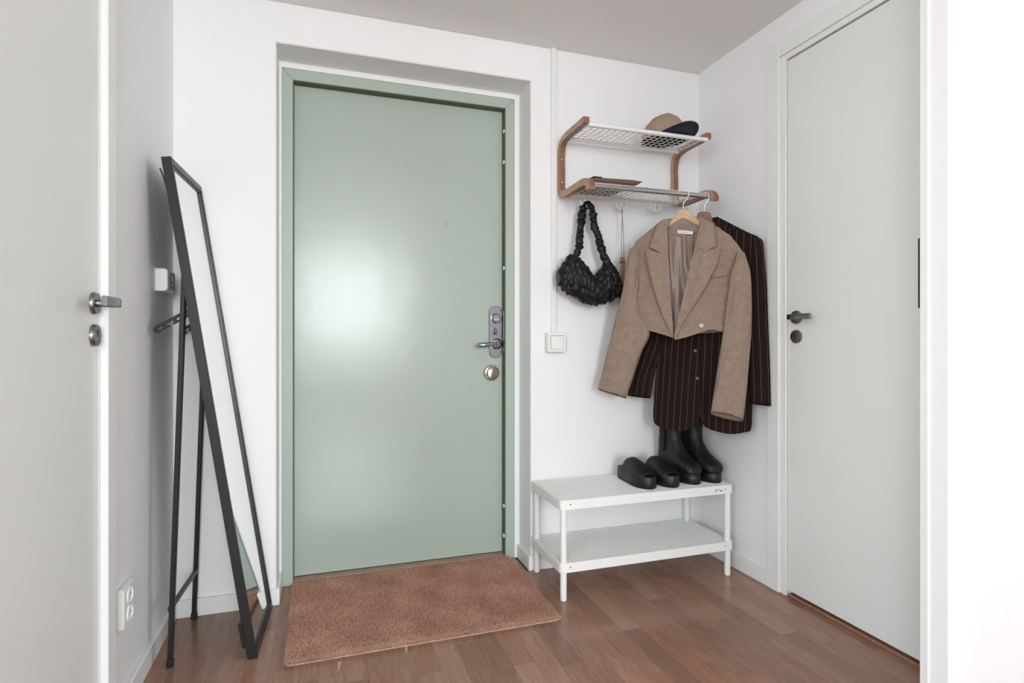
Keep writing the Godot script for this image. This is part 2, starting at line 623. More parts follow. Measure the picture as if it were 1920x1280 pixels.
func build_room() -> void:
	var w: StandardMaterial3D = M.wall_paint
	# the door wall with its recess
	var b := mb()
	b.prism(pv([XL - 0.15, 0, -0.161, 0, -0.161, 2.098, 0.851, 2.098, 0.851, 0, XR + 0.15, 0, XR + 0.15, TOP, XL - 0.15, TOP]), -0.15, 0.0, Transform3D(), 0.004)
	b.prism(pv([XL - 0.15, 0, -0.152, 0, -0.152, 2.075, 0.829, 2.075, 0.829, 0, XR + 0.15, 0, XR + 0.15, TOP, XL - 0.15, TOP]), -0.32, -0.15)
	struct(obj("wall_back", b, w))
	# left wall, with the opening of the left door
	b = mb()
	b.span(Vector3(XL - 0.12, 0, -0.32), Vector3(XL, TOP, 0.70))
	b.span(Vector3(XL - 0.12, 2.1, 0.70), Vector3(XL, TOP, 1.70))
	b.span(Vector3(XL - 0.12, 0, 1.70), Vector3(XL, TOP, 1.76))
	b.span(Vector3(WEST, 0, 1.64), Vector3(XL - 0.12, TOP, 1.76))
	struct(obj("wall_left", b, w))
	# right wall with the opening of the right door
	b = mb()
	b.span(Vector3(XR, 0, -0.32), Vector3(XR + 0.12, TOP, 0.53))
	b.span(Vector3(XR, 2.075, 0.53), Vector3(XR + 0.12, TOP, 1.23))
	struct(obj("wall_right", b, w))
	# the stub of wall at the right, next to the camera, its end turned to the hall
	b = mb()
	b.span(Vector3(1.484, 0, 1.2255), Vector3(EAST, TOP, 1.296), 0.004)
	struct(obj("wall_near", b, w))
	b = mb()
	b.span(Vector3(1.479, 0, 1.2245), Vector3(1.49, TOP, 1.2465), 0.0015)
	struct(obj("trim_1", b, M.trim_paint))
	# the room behind the camera
	struct(obj("wall_blocker", mb().span(Vector3(0.98, 0, 3.25), Vector3(2.0, HIGH, 3.37), 0.004), w))  # unseen wall, added to keep window light off the near stub
	for i in WINDOWS.size():
		var q: Array = WINDOWS[i]
		# each outer wall along its own x axis, outside at +z
		var rot := Basis(Vector3.UP, q[1])
		var lo := 1.29 if i > 0 else WEST - 0.2
		var hi := REAR + 0.2 if i > 0 else EAST + 0.2
		var place := func(along: float) -> float: return along if i == 0 else (along if rot.x.z > 0 else -along)
		var org := Vector3(0, 0, REAR) if i == 0 else Vector3(q[0], 0, 0)
		var f := Transform3D(rot, org)
		b = mb()
		for r in [[lo, q[2], 0.0, HIGH], [q[3], hi, 0.0, HIGH], [q[2], q[3], 0.0, q[4]], [q[2], q[3], q[5], HIGH]]:
			var a0: float = place.call(r[0]); var a1: float = place.call(r[1])
			b.box(f * Vector3((a0 + a1) / 2, (r[2] + r[3]) / 2, 0.1), Vector3(absf(a1 - a0), r[3] - r[2], 0.2), 0.0, rot)
		struct(obj(["wall_rear", "wall_west", "wall_east"][i], b, w))
		var m0: float = place.call((q[2] + q[3]) / 2)
		var n := struct(node("window_%d" % (i + 1), f * Vector3(m0, q[4], 0.1)))  # west and east windows are added for fill light
		n.basis = rot
		var ww: float = q[3] - q[2]; var hh: float = q[5] - q[4]
		b = mb()
		for s in [-1, 1]: b.span(Vector3(s * ww / 2 - s * 0.05, 0, -0.03), Vector3(s * ww / 2, hh, 0.03), 0.004)
		b.span(Vector3(-ww / 2 + 0.05, 0, -0.03), Vector3(ww / 2 - 0.05, 0.05, 0.03), 0.004)
		b.span(Vector3(-ww / 2 + 0.05, hh - 0.05, -0.03), Vector3(ww / 2 - 0.05, hh, 0.03), 0.004)
		b.span(Vector3(-0.03, 0.05, -0.03), Vector3(0.03, hh - 0.05, 0.03), 0.004)
		obj("window_frame", b, M.window_frame, n)
		for s in [-1, 1]:
			b = mb()
			b.span(Vector3(s * 0.03, 0.05, -0.003), Vector3(s * (ww / 2 - 0.05), hh - 0.05, 0.003))
			obj("pane", b, M.glass, n)
	b = mb()
	b.span(Vector3(WEST - 0.2, TOP, -0.32), Vector3(EAST + 0.2, HIGH + 0.12, 1.76))
	b.span(Vector3(WEST - 0.2, HIGH, 1.76), Vector3(EAST + 0.2, HIGH + 0.12, REAR + 0.2))
	struct(obj("ceiling", b, M.ceiling_paint))
	# baseboards: 62 mm high, 12 mm thick, top edge eased
	var t: StandardMaterial3D = M.trim_paint
	struct(obj("baseboard_left", mb().span(Vector3(XL, 0, 0.0), Vector3(XL + 0.012, 0.062, 0.674), 0.002), t))
	b = mb()
	b.span(Vector3(XL + 0.012, 0, 0), Vector3(-0.149, 0.062, 0.012), 0.002)
	b.span(Vector3(-0.161, 0, -0.15), Vector3(-0.149, 0.062, 0.0), 0.002)
	b.span(Vector3(0.839, 0, 0), Vector3(XR - 0.012, 0.062, 0.012), 0.002)
	b.span(Vector3(0.839, 0, -0.15), Vector3(0.851, 0.062, 0.0), 0.002)
	struct(obj("baseboard_back", b, t))
	struct(obj("baseboard_right", mb().span(Vector3(XR - 0.012, 0, 0.0), Vector3(XR, 0.066, 0.455), 0.002), t))


func build_floor() -> void:
	var b := mb()
	b.span(Vector3(WEST - 0.2, -0.14, -0.32), Vector3(EAST + 0.2, -0.0085, REAR + 0.2))
	b.span(Vector3(WEST, -0.0085, 2.2), Vector3(EAST, 0.0, REAR))
	b.span(Vector3(WEST, -0.0085, 1.76), Vector3(XL, 0.0, 2.2))
	b.span(Vector3(1.84, -0.0085, 1.296), Vector3(3.3, 0.0, 2.2))
	var f := obj("floor", b, M.oak_0)
	struct(f, "brown oak strip parquet floor laid towards the green door")
	var cache := {}
	var r := RandomNumberGenerator.new()
	r.seed = 77
	var last := -1
	for i in 34:
		var x := XL + 0.035 + 0.07 * i
		var z := -0.17 if x > -0.15 and x < 0.84 else 0.0
		var first := true
		while z < 2.2 - 0.001:
			var len: float = [0.30, 0.37, 0.44, 0.52][r.randi() % 4]
			if first: len = snappedf(r.randf_range(0.12, 0.5), 0.01)
			first = false
			if 2.2 - z - len < 0.08: len = 2.2 - z
			var key := roundi(len * 1000)
			if not cache.has(key):
				cache[key] = mb().box(Vector3(0, -0.004, 0), Vector3(0.07 - (0.0004 if i % 3 == 0 else 0.0001), 0.008, len - 0.0001), 0.0002).done()
			var o := MeshInstance3D.new()
			o.name = "plank"
			o.mesh = cache[key]
			var tone := r.randi() % 8
			if tone == last: tone = (tone + 3) % 8
			last = tone
			o.material_override = M["oak_%d" % tone]
			o.position = Vector3(x, 0, z + len / 2)
			add(o, f)
			z += len
	for s in [[0.046, 0.472, 0.012], [0.253, 0.44, 0.011]]:
		obj("sapwood_streak", mb().prism(pv([0, 0, s[2], 0.0, s[2] * 0.3, 0.045, 0, 0.05]), 0.0, 0.0005, Transform3D(Basis(Vector3.RIGHT, Vector3.BACK, Vector3.DOWN), Vector3(s[0], 0.0004, s[1]))), M.sapwood, f)
	# threshold of the front door
	struct(obj("trim_2", mb().span(Vector3(-0.152, 0, -0.30), Vector3(0.829, 0.016, -0.155), 0.003), M.threshold_oak), "pale oak threshold below the green front door")
	struct(obj("trim_3", mb().span(Vector3(1.707, 0, 0.53), Vector3(1.82, 0.008, 1.2245), 0.002), M.oak_2), "oak threshold below the right white door")


func build_front_door() -> void:
	var d := struct(node("door_1", Vector3(0.34, 0, -0.198)), "pale green front door with chrome lock plate in a deep white recess") # z = 0 here is the leaf's face
	var g: StandardMaterial3D = M.green_paint
	var X := 0.34
	# frame: mitred sides and head, 45 mm proud of the leaf
	for s in [-1, 1]:
		var o := (-0.152 - X) if s < 0 else (0.829 - X)
		var n := (-0.110 - X) if s < 0 else (0.787 - X)
		obj("frame_side", mb().prism(pv([o, 0.0, n, 0.0, n, 2.0305, o, 2.0745]), -0.07, 0.046, Transform3D(), 0.0012), M.green_frame, d)
		obj("reveal_shade", mb().span(Vector3(n - s * 0.0, 0.016, 0.0), Vector3(n - s * 0.0035, 2.028, 0.040)), M.green_shade, d)  # thin dark strip, paints the shade inside the frame
	obj("frame_head", mb().prism(pv([-0.4915, 2.0748, 0.4885, 2.0748, 0.4465, 2.0308, -0.4495, 2.0308]), -0.07, 0.046, Transform3D(), 0.0012), M.green_frame, d)
	obj("reveal_shade", mb().span(Vector3(-0.449, 2.0308, 0.0), Vector3(0.446, 2.0275, 0.042)), M.green_shade, d)
	obj("leaf", mb().span(Vector3(-0.4485, 0.019, -0.055), Vector3(0.4455, 2.0305, 0.0), 0.0015), g, d)
	# lock plate with cylinder, thumb turn and lever
	var out := []
	for k in 9: # arched top and bottom
		var t := -1.0 + k / 4.0
		out.append(Vector2(t * 0.0305, 0.107 + 0.011 * (1 - t * t) - (0.006 if absf(t) == 1.0 else 0.0)))
	for k in 9:
		var t := 1.0 - k / 4.0
		out.append(Vector2(t * 0.0265, -0.107 - 0.009 * (1 - t * t) + (0.004 if absf(t) == 1.0 else 0.0)))
	out.insert(9, Vector2(0.0305, -0.075))
	out.append(Vector2(-0.0305, -0.075))
	var lx := 0.7505 - X
	var plate := obj("lock_plate", mb().prism(PackedVector2Array(out), 0.0, 0.008, Transform3D(Basis(), Vector3(lx, 1.021, 0)), 0.002), M.chrome, d)
	var fwd := Vector3(0, 0, 1)
	obj("cylinder", mb().lathe([Vector2(0.0, 0.0), Vector2(0.023, 0), Vector2(0.023, 0.008), Vector2(0.019, 0.014), Vector2(0.0155, 0.014), Vector2(0.0145, 0.011), Vector2(0.0, 0.011)], xf(Vector3(lx + 0.003, 1.084, 0.008), fwd)), M.chrome, plate)
	var pins := mb()
	for s in [-1, 1]: pins.lathe([Vector2(0.0035, 0), Vector2(0.0035, 0.002), Vector2(0, 0.0025)], xf(Vector3(lx + 0.003 + s * 0.005, 1.079, 0.0185), fwd), 12)
	obj("key_pins", pins, M.brass_pins, plate)
	var tt := mb()
	tt.lathe([Vector2(0.0, 0), Vector2(0.011, 0), Vector2(0.011, 0.008), Vector2(0.009, 0.010), Vector2(0, 0.010)], xf(Vector3(lx - 0.004, 1.029, 0.008), fwd), 24)
	tt.box(Vector3(lx - 0.004, 1.022, 0.024), Vector3(0.008, 0.03, 0.014), 0.003, Basis(fwd, 0.35))
	obj("thumb_turn", tt, M.chrome, plate)
	obj("lever_rose", mb().lathe([Vector2(0.0, 0), Vector2(0.026, 0), Vector2(0.026, 0.006), Vector2(0.021, 0.011), Vector2(0.012, 0.013), Vector2(0.011, 0.03), Vector2(0, 0.03)], xf(Vector3(lx + 0.004, 0.968, 0.008), fwd)), M.chrome, plate)
	var lp := curve([Vector3(lx + 0.004, 0.968, 0.034), Vector3(lx + 0.002, 0.9685, 0.052), Vector3(lx - 0.016, 0.968, 0.061), Vector3(lx - 0.045, 0.9655, 0.061), Vector3(lx - 0.072, 0.9635, 0.058), Vector3(lx - 0.098, 0.9625, 0.055)], 5)
	var lr := []
	for i in lp.size():
		var t := float(i) / (lp.size() - 1)
		lr.append(0.0085 - 0.0015 * sin(clampf(t * 2.2, 0, 1) * PI) + 0.003 * exp(-pow((t - 0.78) / 0.14, 2)) - 0.0055 * pow(maxf(0, (t - 0.9) / 0.1), 2))
	obj("lever_handle", mb().tube(lp, lr, 16), M.chrome, plate)
	# the round lock below it
	var kb := mb()
	kb.lathe([Vector2(0.0, 0), Vector2(0.036, 0), Vector2(0.036, 0.006), Vector2(0.033, 0.012), Vector2(0.0295, 0.013), Vector2(0.0285, 0.008), Vector2(0, 0.008)], xf(Vector3(0.732 - X, 0.836, 0), fwd), 40)
	var rose := obj("deadbolt_rose", kb, M.nickel, d)
	kb = mb()
	kb.lathe([Vector2(0.0255, 0.006), Vector2(0.0255, 0.019), Vector2(0.0235, 0.022), Vector2(0.012, 0.0245), Vector2(0, 0.025)], xf(Vector3(0.7335 - X, 0.836, 0.002), fwd), 36)
	kb.box(Vector3(0.7335 - X, 0.836, 0.029), Vector3(0.009, 0.05, 0.008), 0.003, Basis(fwd, -0.25))
	obj("knob", kb, M.nickel, rose)
	obj("peephole", mb().prism(pv([-0.0055, 0, 0, 0.011, 0.0055, 0, 0, -0.011]), 0.0, 0.004, Transform3D(Basis(), Vector3(0.521 - X, 1.498, 0)), 0.001), M.nickel, d)
	# latch parts and bolts in the right jamb
	var jx := 0.787 - X - 0.001
	obj("strike_plate", mb().span(Vector3(jx - 0.003, 0.93, 0.012), Vector3(jx + 0.001, 1.12, 0.034), 0.001), M.steel, d)
	for h in [1.93, 1.79, 1.31, 0.235, 0.10]:
		obj("frame_bolt", mb().lathe([Vector2(0.0, 0), Vector2(0.009, 0), Vector2(0.009, 0.004), Vector2(0.006, 0.006), Vector2(0, 0.006)], xf(Vector3(jx - 0.001, h, 0.032), Vector3(-1, 0, 0)), 14), M.trim_paint, d)
	for h in [1.82, 0.10]:
		obj("hinge", mb().tube([Vector3(-0.449, h - 0.045, 0.004), Vector3(-0.449, h + 0.045, 0.004)], 0.006, 12), M.green_frame, d)


# rose, lever and key escutcheon for an inner door; s is the side (+1 or -1) the door faces along x
func door_fittings(d: Node3D, face: float, y: float, z: float, s: float) -> void:
	var n := Vector3(s, 0, 0)
	var m: StandardMaterial3D = M.steel
	var rose := obj("handle_rose", mb().lathe([Vector2(0, 0), Vector2(0.0255, 0), Vector2(0.0255, 0.006), Vector2(0.0235, 0.009), Vector2(0.010, 0.0095), Vector2(0, 0.0095)], xf(Vector3(face, y, z), n)), m, d)
	var path := curve([Vector3(face + s * 0.008, y, z), Vector3(face + s * 0.028, y, z), Vector3(face + s * 0.047, y, z + 0.006), Vector3(face + s * 0.057, y, z + 0.026), Vector3(face + s * 0.060, y, z + 0.060), Vector3(face + s * 0.058, y, z + 0.118)], 6)
	var f := MB.frames(path, false)
	var rows := []
	for i in path.size():
		var t := float(i) / (path.size() - 1)
		var side := Vector3.UP.cross(f[i].z).normalized()
		var hw := lerpf(0.0085, 0.0055, smoothstep(0.1, 0.5, t))
		var hh := lerpf(0.0085, 0.0105, smoothstep(0.1, 0.5, t))
		var row := []
		for q in rounded(hw * 2, hh * 2, hw * 0.8, 4): row.append(path[i] + side * q.x + Vector3.UP * q.y)
		rows.append(row)
	obj("lever_handle", mb().loft(rows), m, rose)
	var esc := obj("key_escutcheon", mb().lathe([Vector2(0, 0), Vector2(0.0255, 0), Vector2(0.0255, 0.006), Vector2(0.0235, 0.009), Vector2(0, 0.0092)], xf(Vector3(face, y - 0.073, z), n)), m, d)
	var k := mb()
	k.span(Vector3(face + s * 0.0088, y - 0.076, z - 0.0022), Vector3(face + s * 0.0096, y - 0.062, z + 0.0022))
	k.lathe([Vector2(0.0042, 0.0), Vector2(0.0042, 0.0006), Vector2(0, 0.0007)], xf(Vector3(face + s * 0.009, y - 0.065, z), n), 14)
	obj("keyhole", k, M.dark_gap, esc)
	for q in [-1, 1]:
		obj("screw", mb().lathe([Vector2(0.0035, 0.0), Vector2(0.003, 0.0012), Vector2(0, 0.0014)], xf(Vector3(face + s * 0.009, y - 0.082, z + q * 0.013), n), 10), M.chrome, esc)


func build_side_doors() -> void:
	var p: StandardMaterial3D = M.door_paint
	var t: StandardMaterial3D = M.trim_paint
	# left door, closed, flush in its frame
	var d := struct(node("door_2", Vector3(XL, 0, 1.17)), "white flush door at the left edge with a steel lever")
	var z0 := 0.743 - 1.17
	obj("leaf", mb().span(Vector3(-0.032, 0.012, z0 + 0.002), Vector3(0.008, 2.05, z0 + 0.86), 0.0015), p, d)
	obj("frame_side", mb().span(Vector3(-0.11, 0, z0 - 0.013), Vector3(0.009, 2.075, z0 - 0.001), 0.001), t, d)
	obj("frame_side", mb().span(Vector3(-0.11, 0, z0 + 0.863), Vector3(0.009, 2.075, z0 + 0.875), 0.001), t, d)
	obj("frame_head", mb().span(Vector3(-0.11, 2.054, z0 - 0.001), Vector3(0.009, 2.075, z0 + 0.863), 0.001), t, d)
	obj("architrave", mb().span(Vector3(0.0, 0, z0 - 0.069), Vector3(0.024, 2.135, z0 - 0.013), 0.002), t, d)
	obj("architrave", mb().span(Vector3(0.0, 0, z0 + 0.875), Vector3(0.024, 2.135, z0 + 0.93), 0.002), t, d)
	obj("architrave_head", mb().span(Vector3(0.0, 2.075, z0 - 0.013), Vector3(0.024, 2.135, z0 + 0.875), 0.002), t, d)
	door_fittings(d, 0.008, 1.071, 0.774 - 1.17, 1.0)
	# right door
	d = struct(node("door_3", Vector3(XR, 0, 0.88)), "white flush door in the right wall beside the clothes")
	z0 = 0.545 - 0.88
	obj("leaf", mb().span(Vector3(0.003, 0.022, z0 + 0.0015), Vector3(0.043, 2.062, z0 + 0.655), 0.001), p, d)
	obj("frame_side", mb().span(Vector3(-0.005, 0, z0 - 0.028), Vector3(0.1, 2.088, z0 - 0.0015), 0.0015), t, d)
	obj("frame_side", mb().span(Vector3(-0.005, 0, z0 + 0.658), Vector3(0.1, 2.088, z0 + 0.679), 0.0015), t, d)
	obj("frame_head", mb().span(Vector3(-0.005, 2.0665, z0 - 0.0015), Vector3(0.1, 2.088, z0 + 0.658), 0.0015), t, d)
	obj("architrave", mb().span(Vector3(-0.014, 0, z0 - 0.09), Vector3(0.0, 2.15, z0 - 0.028), 0.0025), t, d)
	obj("architrave_head", mb().span(Vector3(-0.014, 2.088, z0 - 0.028), Vector3(0.0, 2.15, z0 + 0.679), 0.0025), t, d)
	var gap := mb()
	gap.span(Vector3(0.02, 0.012, z0 - 0.001), Vector3(0.06, 2.066, z0 + 0.0012))
	gap.span(Vector3(0.02, 2.063, z0 + 0.001), Vector3(0.06, 2.066, z0 + 0.656))
	gap.span(Vector3(0.046, 0.008, z0), Vector3(0.06, 2.06, z0 + 0.656))
	obj("rebate", gap, M.dark_gap, d)
	obj("black_plate", mb().span(Vector3(-0.003, 1.083, 1.058 - 0.88), Vector3(0.004, 1.292, 1.10 - 0.88), 0.001), M.black_steel, d).set_meta("label", "narrow black plate on the door, half hidden by the wall corner")
	door_fittings(d, 0.003, 1.072, 0.591 - 0.88, -1.0)


func build_mirror() -> void:
	var o := Vector3(-0.181, 0.0, 0.195)
	var t := thing("standing_mirror", "tall black framed standing mirror leaning back beside the left wall", "mirror", o, -0.05)
	var tilt := Transform3D(Basis(Vector3(0, 0, 1), 0.154), Vector3.ZERO)
	var m: StandardMaterial3D = M.black_steel
	var put := func(called: String, b: MB, mt: Material) -> MeshInstance3D:
		var q := obj(called, b, mt, t)
		q.transform = tilt
		return q
	var W := 0.179; var H := 1.555
	for s in [-1, 1]:
		var b := mb().span(Vector3(-0.027, 0, s * W), Vector3(0, H, s * (W - 0.013)), 0.0015)
		b.span(Vector3(-0.022, 0.016, s * (W - 0.012)), Vector3(-0.004, H - 0.016, s * (W - 0.017)), 0.001)
		put.call("frame_side", b, m)
	for k in [0, 1]:
		var y := 0.0 if k == 0 else H
		var e := 1.0 if k == 0 else -1.0
		var b := mb().span(Vector3(-0.027, y, -W + 0.0128), Vector3(0, y + e * 0.022, W - 0.0128), 0.0015)
		b.span(Vector3(-0.022, y + e * 0.021, -W + 0.016), Vector3(-0.004, y + e * 0.028, W - 0.016), 0.001)
		put.call("frame_rail", b, m)
	put.call("mirror_glass", mb().span(Vector3(-0.012, 0.014, -W + 0.012), Vector3(-0.008, H - 0.014, W - 0.012)), M.mirror)
	put.call("back_board", mb().span(Vector3(-0.022, 0.014, -W + 0.012), Vector3(-0.0125, H - 0.014, W - 0.012)), M.mirror_back)
	put.call("foot_pad", mb().span(Vector3(-0.038, 0.04, W - 0.016), Vector3(-0.026, 0.12, W - 0.002), 0.002), M.black_edge)
	# the hook that stands out behind the top
	var hk := []
	for p in curve([Vector3(-0.026, 1.44, W - 0.01), Vector3(-0.029, 1.49, W - 0.004), Vector3(-0.035, 1.522, W - 0.004)], 5): hk.append(p)
	put.call("back_hook", mb().tube(hk, 0.0022, 8), M.black_edge)
	# rear stand: two legs, a cross bar, two notched hook bars
	for z in [0.157, -0.152]:
		var lx := (-0.427 if z > 0 else -0.436) - o.x
		obj("leg", mb().bar(Vector3(lx, 0.02, z), Vector3(lx + 0.040, 1.225, z), 0.015, 0.015, Vector3(0, 0, 1), 0.003), m, t)
		obj("leg_cap", mb().span(Vector3(lx - 0.0095, 0.0, z - 0.0095), Vector3(lx + 0.0095, 0.024, z + 0.0095), 0.003), M.black_edge, t)
		# a bar with open notches on its underside
		var n := PackedVector2Array()
		var L := 0.102
		n.append(Vector2(0, 0.0)); n.append(Vector2(-L, 0.0))
		n.append(Vector2(-L - 0.007, -0.004)); n.append(Vector2(-L - 0.008, -0.014)); n.append(Vector2(-L - 0.002, -0.019)); n.append(Vector2(-L + 0.006, -0.018))
		n.append(Vector2(-L + 0.006, -0.0135)); n.append(Vector2(-L + 0.0, -0.0125)); n.append(Vector2(-L + 0.0, -0.008))
		for k in 3:
			var x := -L + 0.014 + 0.028 * k
			n.append(Vector2(x, -0.008)); n.append(Vector2(x, -0.013)); n.append(Vector2(x - 0.005, -0.014)); n.append(Vector2(x - 0.005, -0.018))
			n.append(Vector2(x + 0.015, -0.018)); n.append(Vector2(x + 0.015, -0.0135)); n.append(Vector2(x + 0.008, -0.0125)); n.append(Vector2(x + 0.008, -0.008))
		n.append(Vector2(0, -0.008))
		var hb := obj("hook_bar", mb().prism(n, -0.003, 0.003, Transform3D(), 0.0008), m, t)
		hb.transform = Transform3D(Basis(Vector3(0, 0, 1), 0.55).scaled(Vector3.ONE * 1.2), Vector3(-0.366 - o.x, 1.092, z - signf(z) * 0.0115))
	obj("cross_bar", mb().span(Vector3(-0.428 - o.x - 0.006, 0.166, -0.152), Vector3(-0.428 - o.x + 0.006, 0.181, 0.157), 0.002), m, t)


func build_rack() -> void:
	var o := Vector3(1.274, 1.56, 0.0)
	var t := thing("hat_rack", "wall hat rack with bentwood ends and two white wire shelves", "hat rack", o)
	# bent wood ends
	var path := curve([Vector2(0.262, 1.853), Vector2(0.2, 1.852), Vector2(0.088, 1.850), Vector2(0.034, 1.836), Vector2(0.0125, 1.79), Vector2(0.0125, 1.71), Vector2(0.0125, 1.65), Vector2(0.03, 1.618), Vector2(0.075, 1.608), Vector2(0.17, 1.608), Vector2(0.240, 1.609), Vector2(0.278, 1.602), Vector2(0.297, 1.582), Vector2(0.297, 1.568)], 5)
	var left := PackedVector2Array(); var right := PackedVector2Array()
	for i in path.size():
		var d: Vector2 = (path[mini(i + 1, path.size() - 1)] - path[maxi(i - 1, 0)]).normalized()
		left.append(path[i] + Vector2(-d.y, d.x) * (0.012 + 0.0022 * smoothstep(15.0, 45.0, float(i))))
		right.append(path[i] - Vector2(-d.y, d.x) * (0.012 + 0.0022 * smoothstep(15.0, 45.0, float(i))))
	right.reverse()
	var outline := left.duplicate()
	outline.append_array(right)
	for x in [0.975, 1.5465]:
		var turn := Transform3D(Basis(Vector3(0, 0, 1), Vector3(0, 1, 0), Vector3(1, 0, 0)), Vector3(x, 0, 0))
		var br := obj("bentwood_end", mb().prism(outline, 0.001, 0.0255, turn), M.bent_wood, t, -o)
		obj("laminated_edge", mb().prism(outline, 0.0, 0.0011, turn, 0.0008), M.bent_edge, br)
		obj("laminated_edge", mb().prism(outline, 0.0254, 0.0265, turn, 0.0008), M.bent_edge, br)
		for h in [1.668, 1.768]:
			obj("screw", mb().lathe([Vector2(0, 0), Vector2(0.0052, 0), Vector2(0.0045, 0.002), Vector2(0.001, 0.003), Vector2(0, 0.003)], xf(Vector3(x + 0.0135, h, 0.0245), Vector3(0, 0, 1)), 16), M.chrome, br)
	# tubes
	var tb := func(called: String, y: float, z: float, r: float, m: Material):
		return obj(called, mb().tube([Vector3(0.998, y, z), Vector3(1.2, y, z), Vector3(1.4, y, z), Vector3(1.552, y, z)], r, 20), m, t, -o)
	tb.call("shelf_tube", 1.835, 0.262, 0.0082, M.white_steel)
	tb.call("shelf_tube", 1.845, 0.062, 0.0082, M.white_steel)
	tb.call("shelf_tube", 1.610, 0.055, 0.0078, M.white_steel)
	tb.call("clothes_rail", 1.589, 0.284, 0.0100, M.rail_steel)
	# wire shelves: rows and columns of thin wire, too fine to pick apart
	for lv in [[1.8375, 0.062, 0.262, 0.009], [1.6005, 0.055, 0.284, 0.0105]]:
		var b := mb()
		for i in 21:
			var x: float = 1.006 + 0.0268 * i
			b.tube([Vector3(x, lv[0] + lv[3], lv[1]), Vector3(x, lv[0], lv[2])], 0.0017 if i > 0 and i < 20 else 0.0025, 6, false)
		var k := 7
		for i in k:
			var z: float = lerpf(lv[1] + 0.012, lv[2] - 0.012, float(i) / (k - 1))
			var up: float = lv[0] + 0.0026 + lv[3] * (lv[2] - z) / (lv[2] - lv[1])
			b.tube([Vector3(1.0, up, z), Vector3(1.552, up, z)], 0.0017, 6, false)
		obj("wire_shelf", b, M.white_wire, t, -o).set_meta("kind", "stuff")
	# the three double hooks below the rear tube
	for x in [1.083, 1.257, 1.430]:
		var b := mb()
		b.tube(curve([Vector3(x, 1.603, 0.0665), Vector3(x, 1.612, 0.055), Vector3(x, 1.603, 0.0435), Vector3(x, 1.59, 0.047), Vector3(x, 1.585, 0.055)], 4), 0.0032, 10)
		b.tube([Vector3(x, 1.588, 0.055), Vector3(x, 1.575, 0.055), Vector3(x, 1.556, 0.056)], 0.0052, 12)
		b.tube(curve([Vector3(x - 0.026, 1.577, 0.060), Vector3(x - 0.021, 1.564, 0.060), Vector3(x - 0.011, 1.557, 0.058), Vector3(x, 1.554, 0.056), Vector3(x + 0.011, 1.557, 0.058), Vector3(x + 0.021, 1.564, 0.060), Vector3(x + 0.026, 1.577, 0.060)], 4), 0.0042, 10)
		obj("coat_hook", b, M.white_plastic, t, -o + Vector3(0, 0.0095, 0))


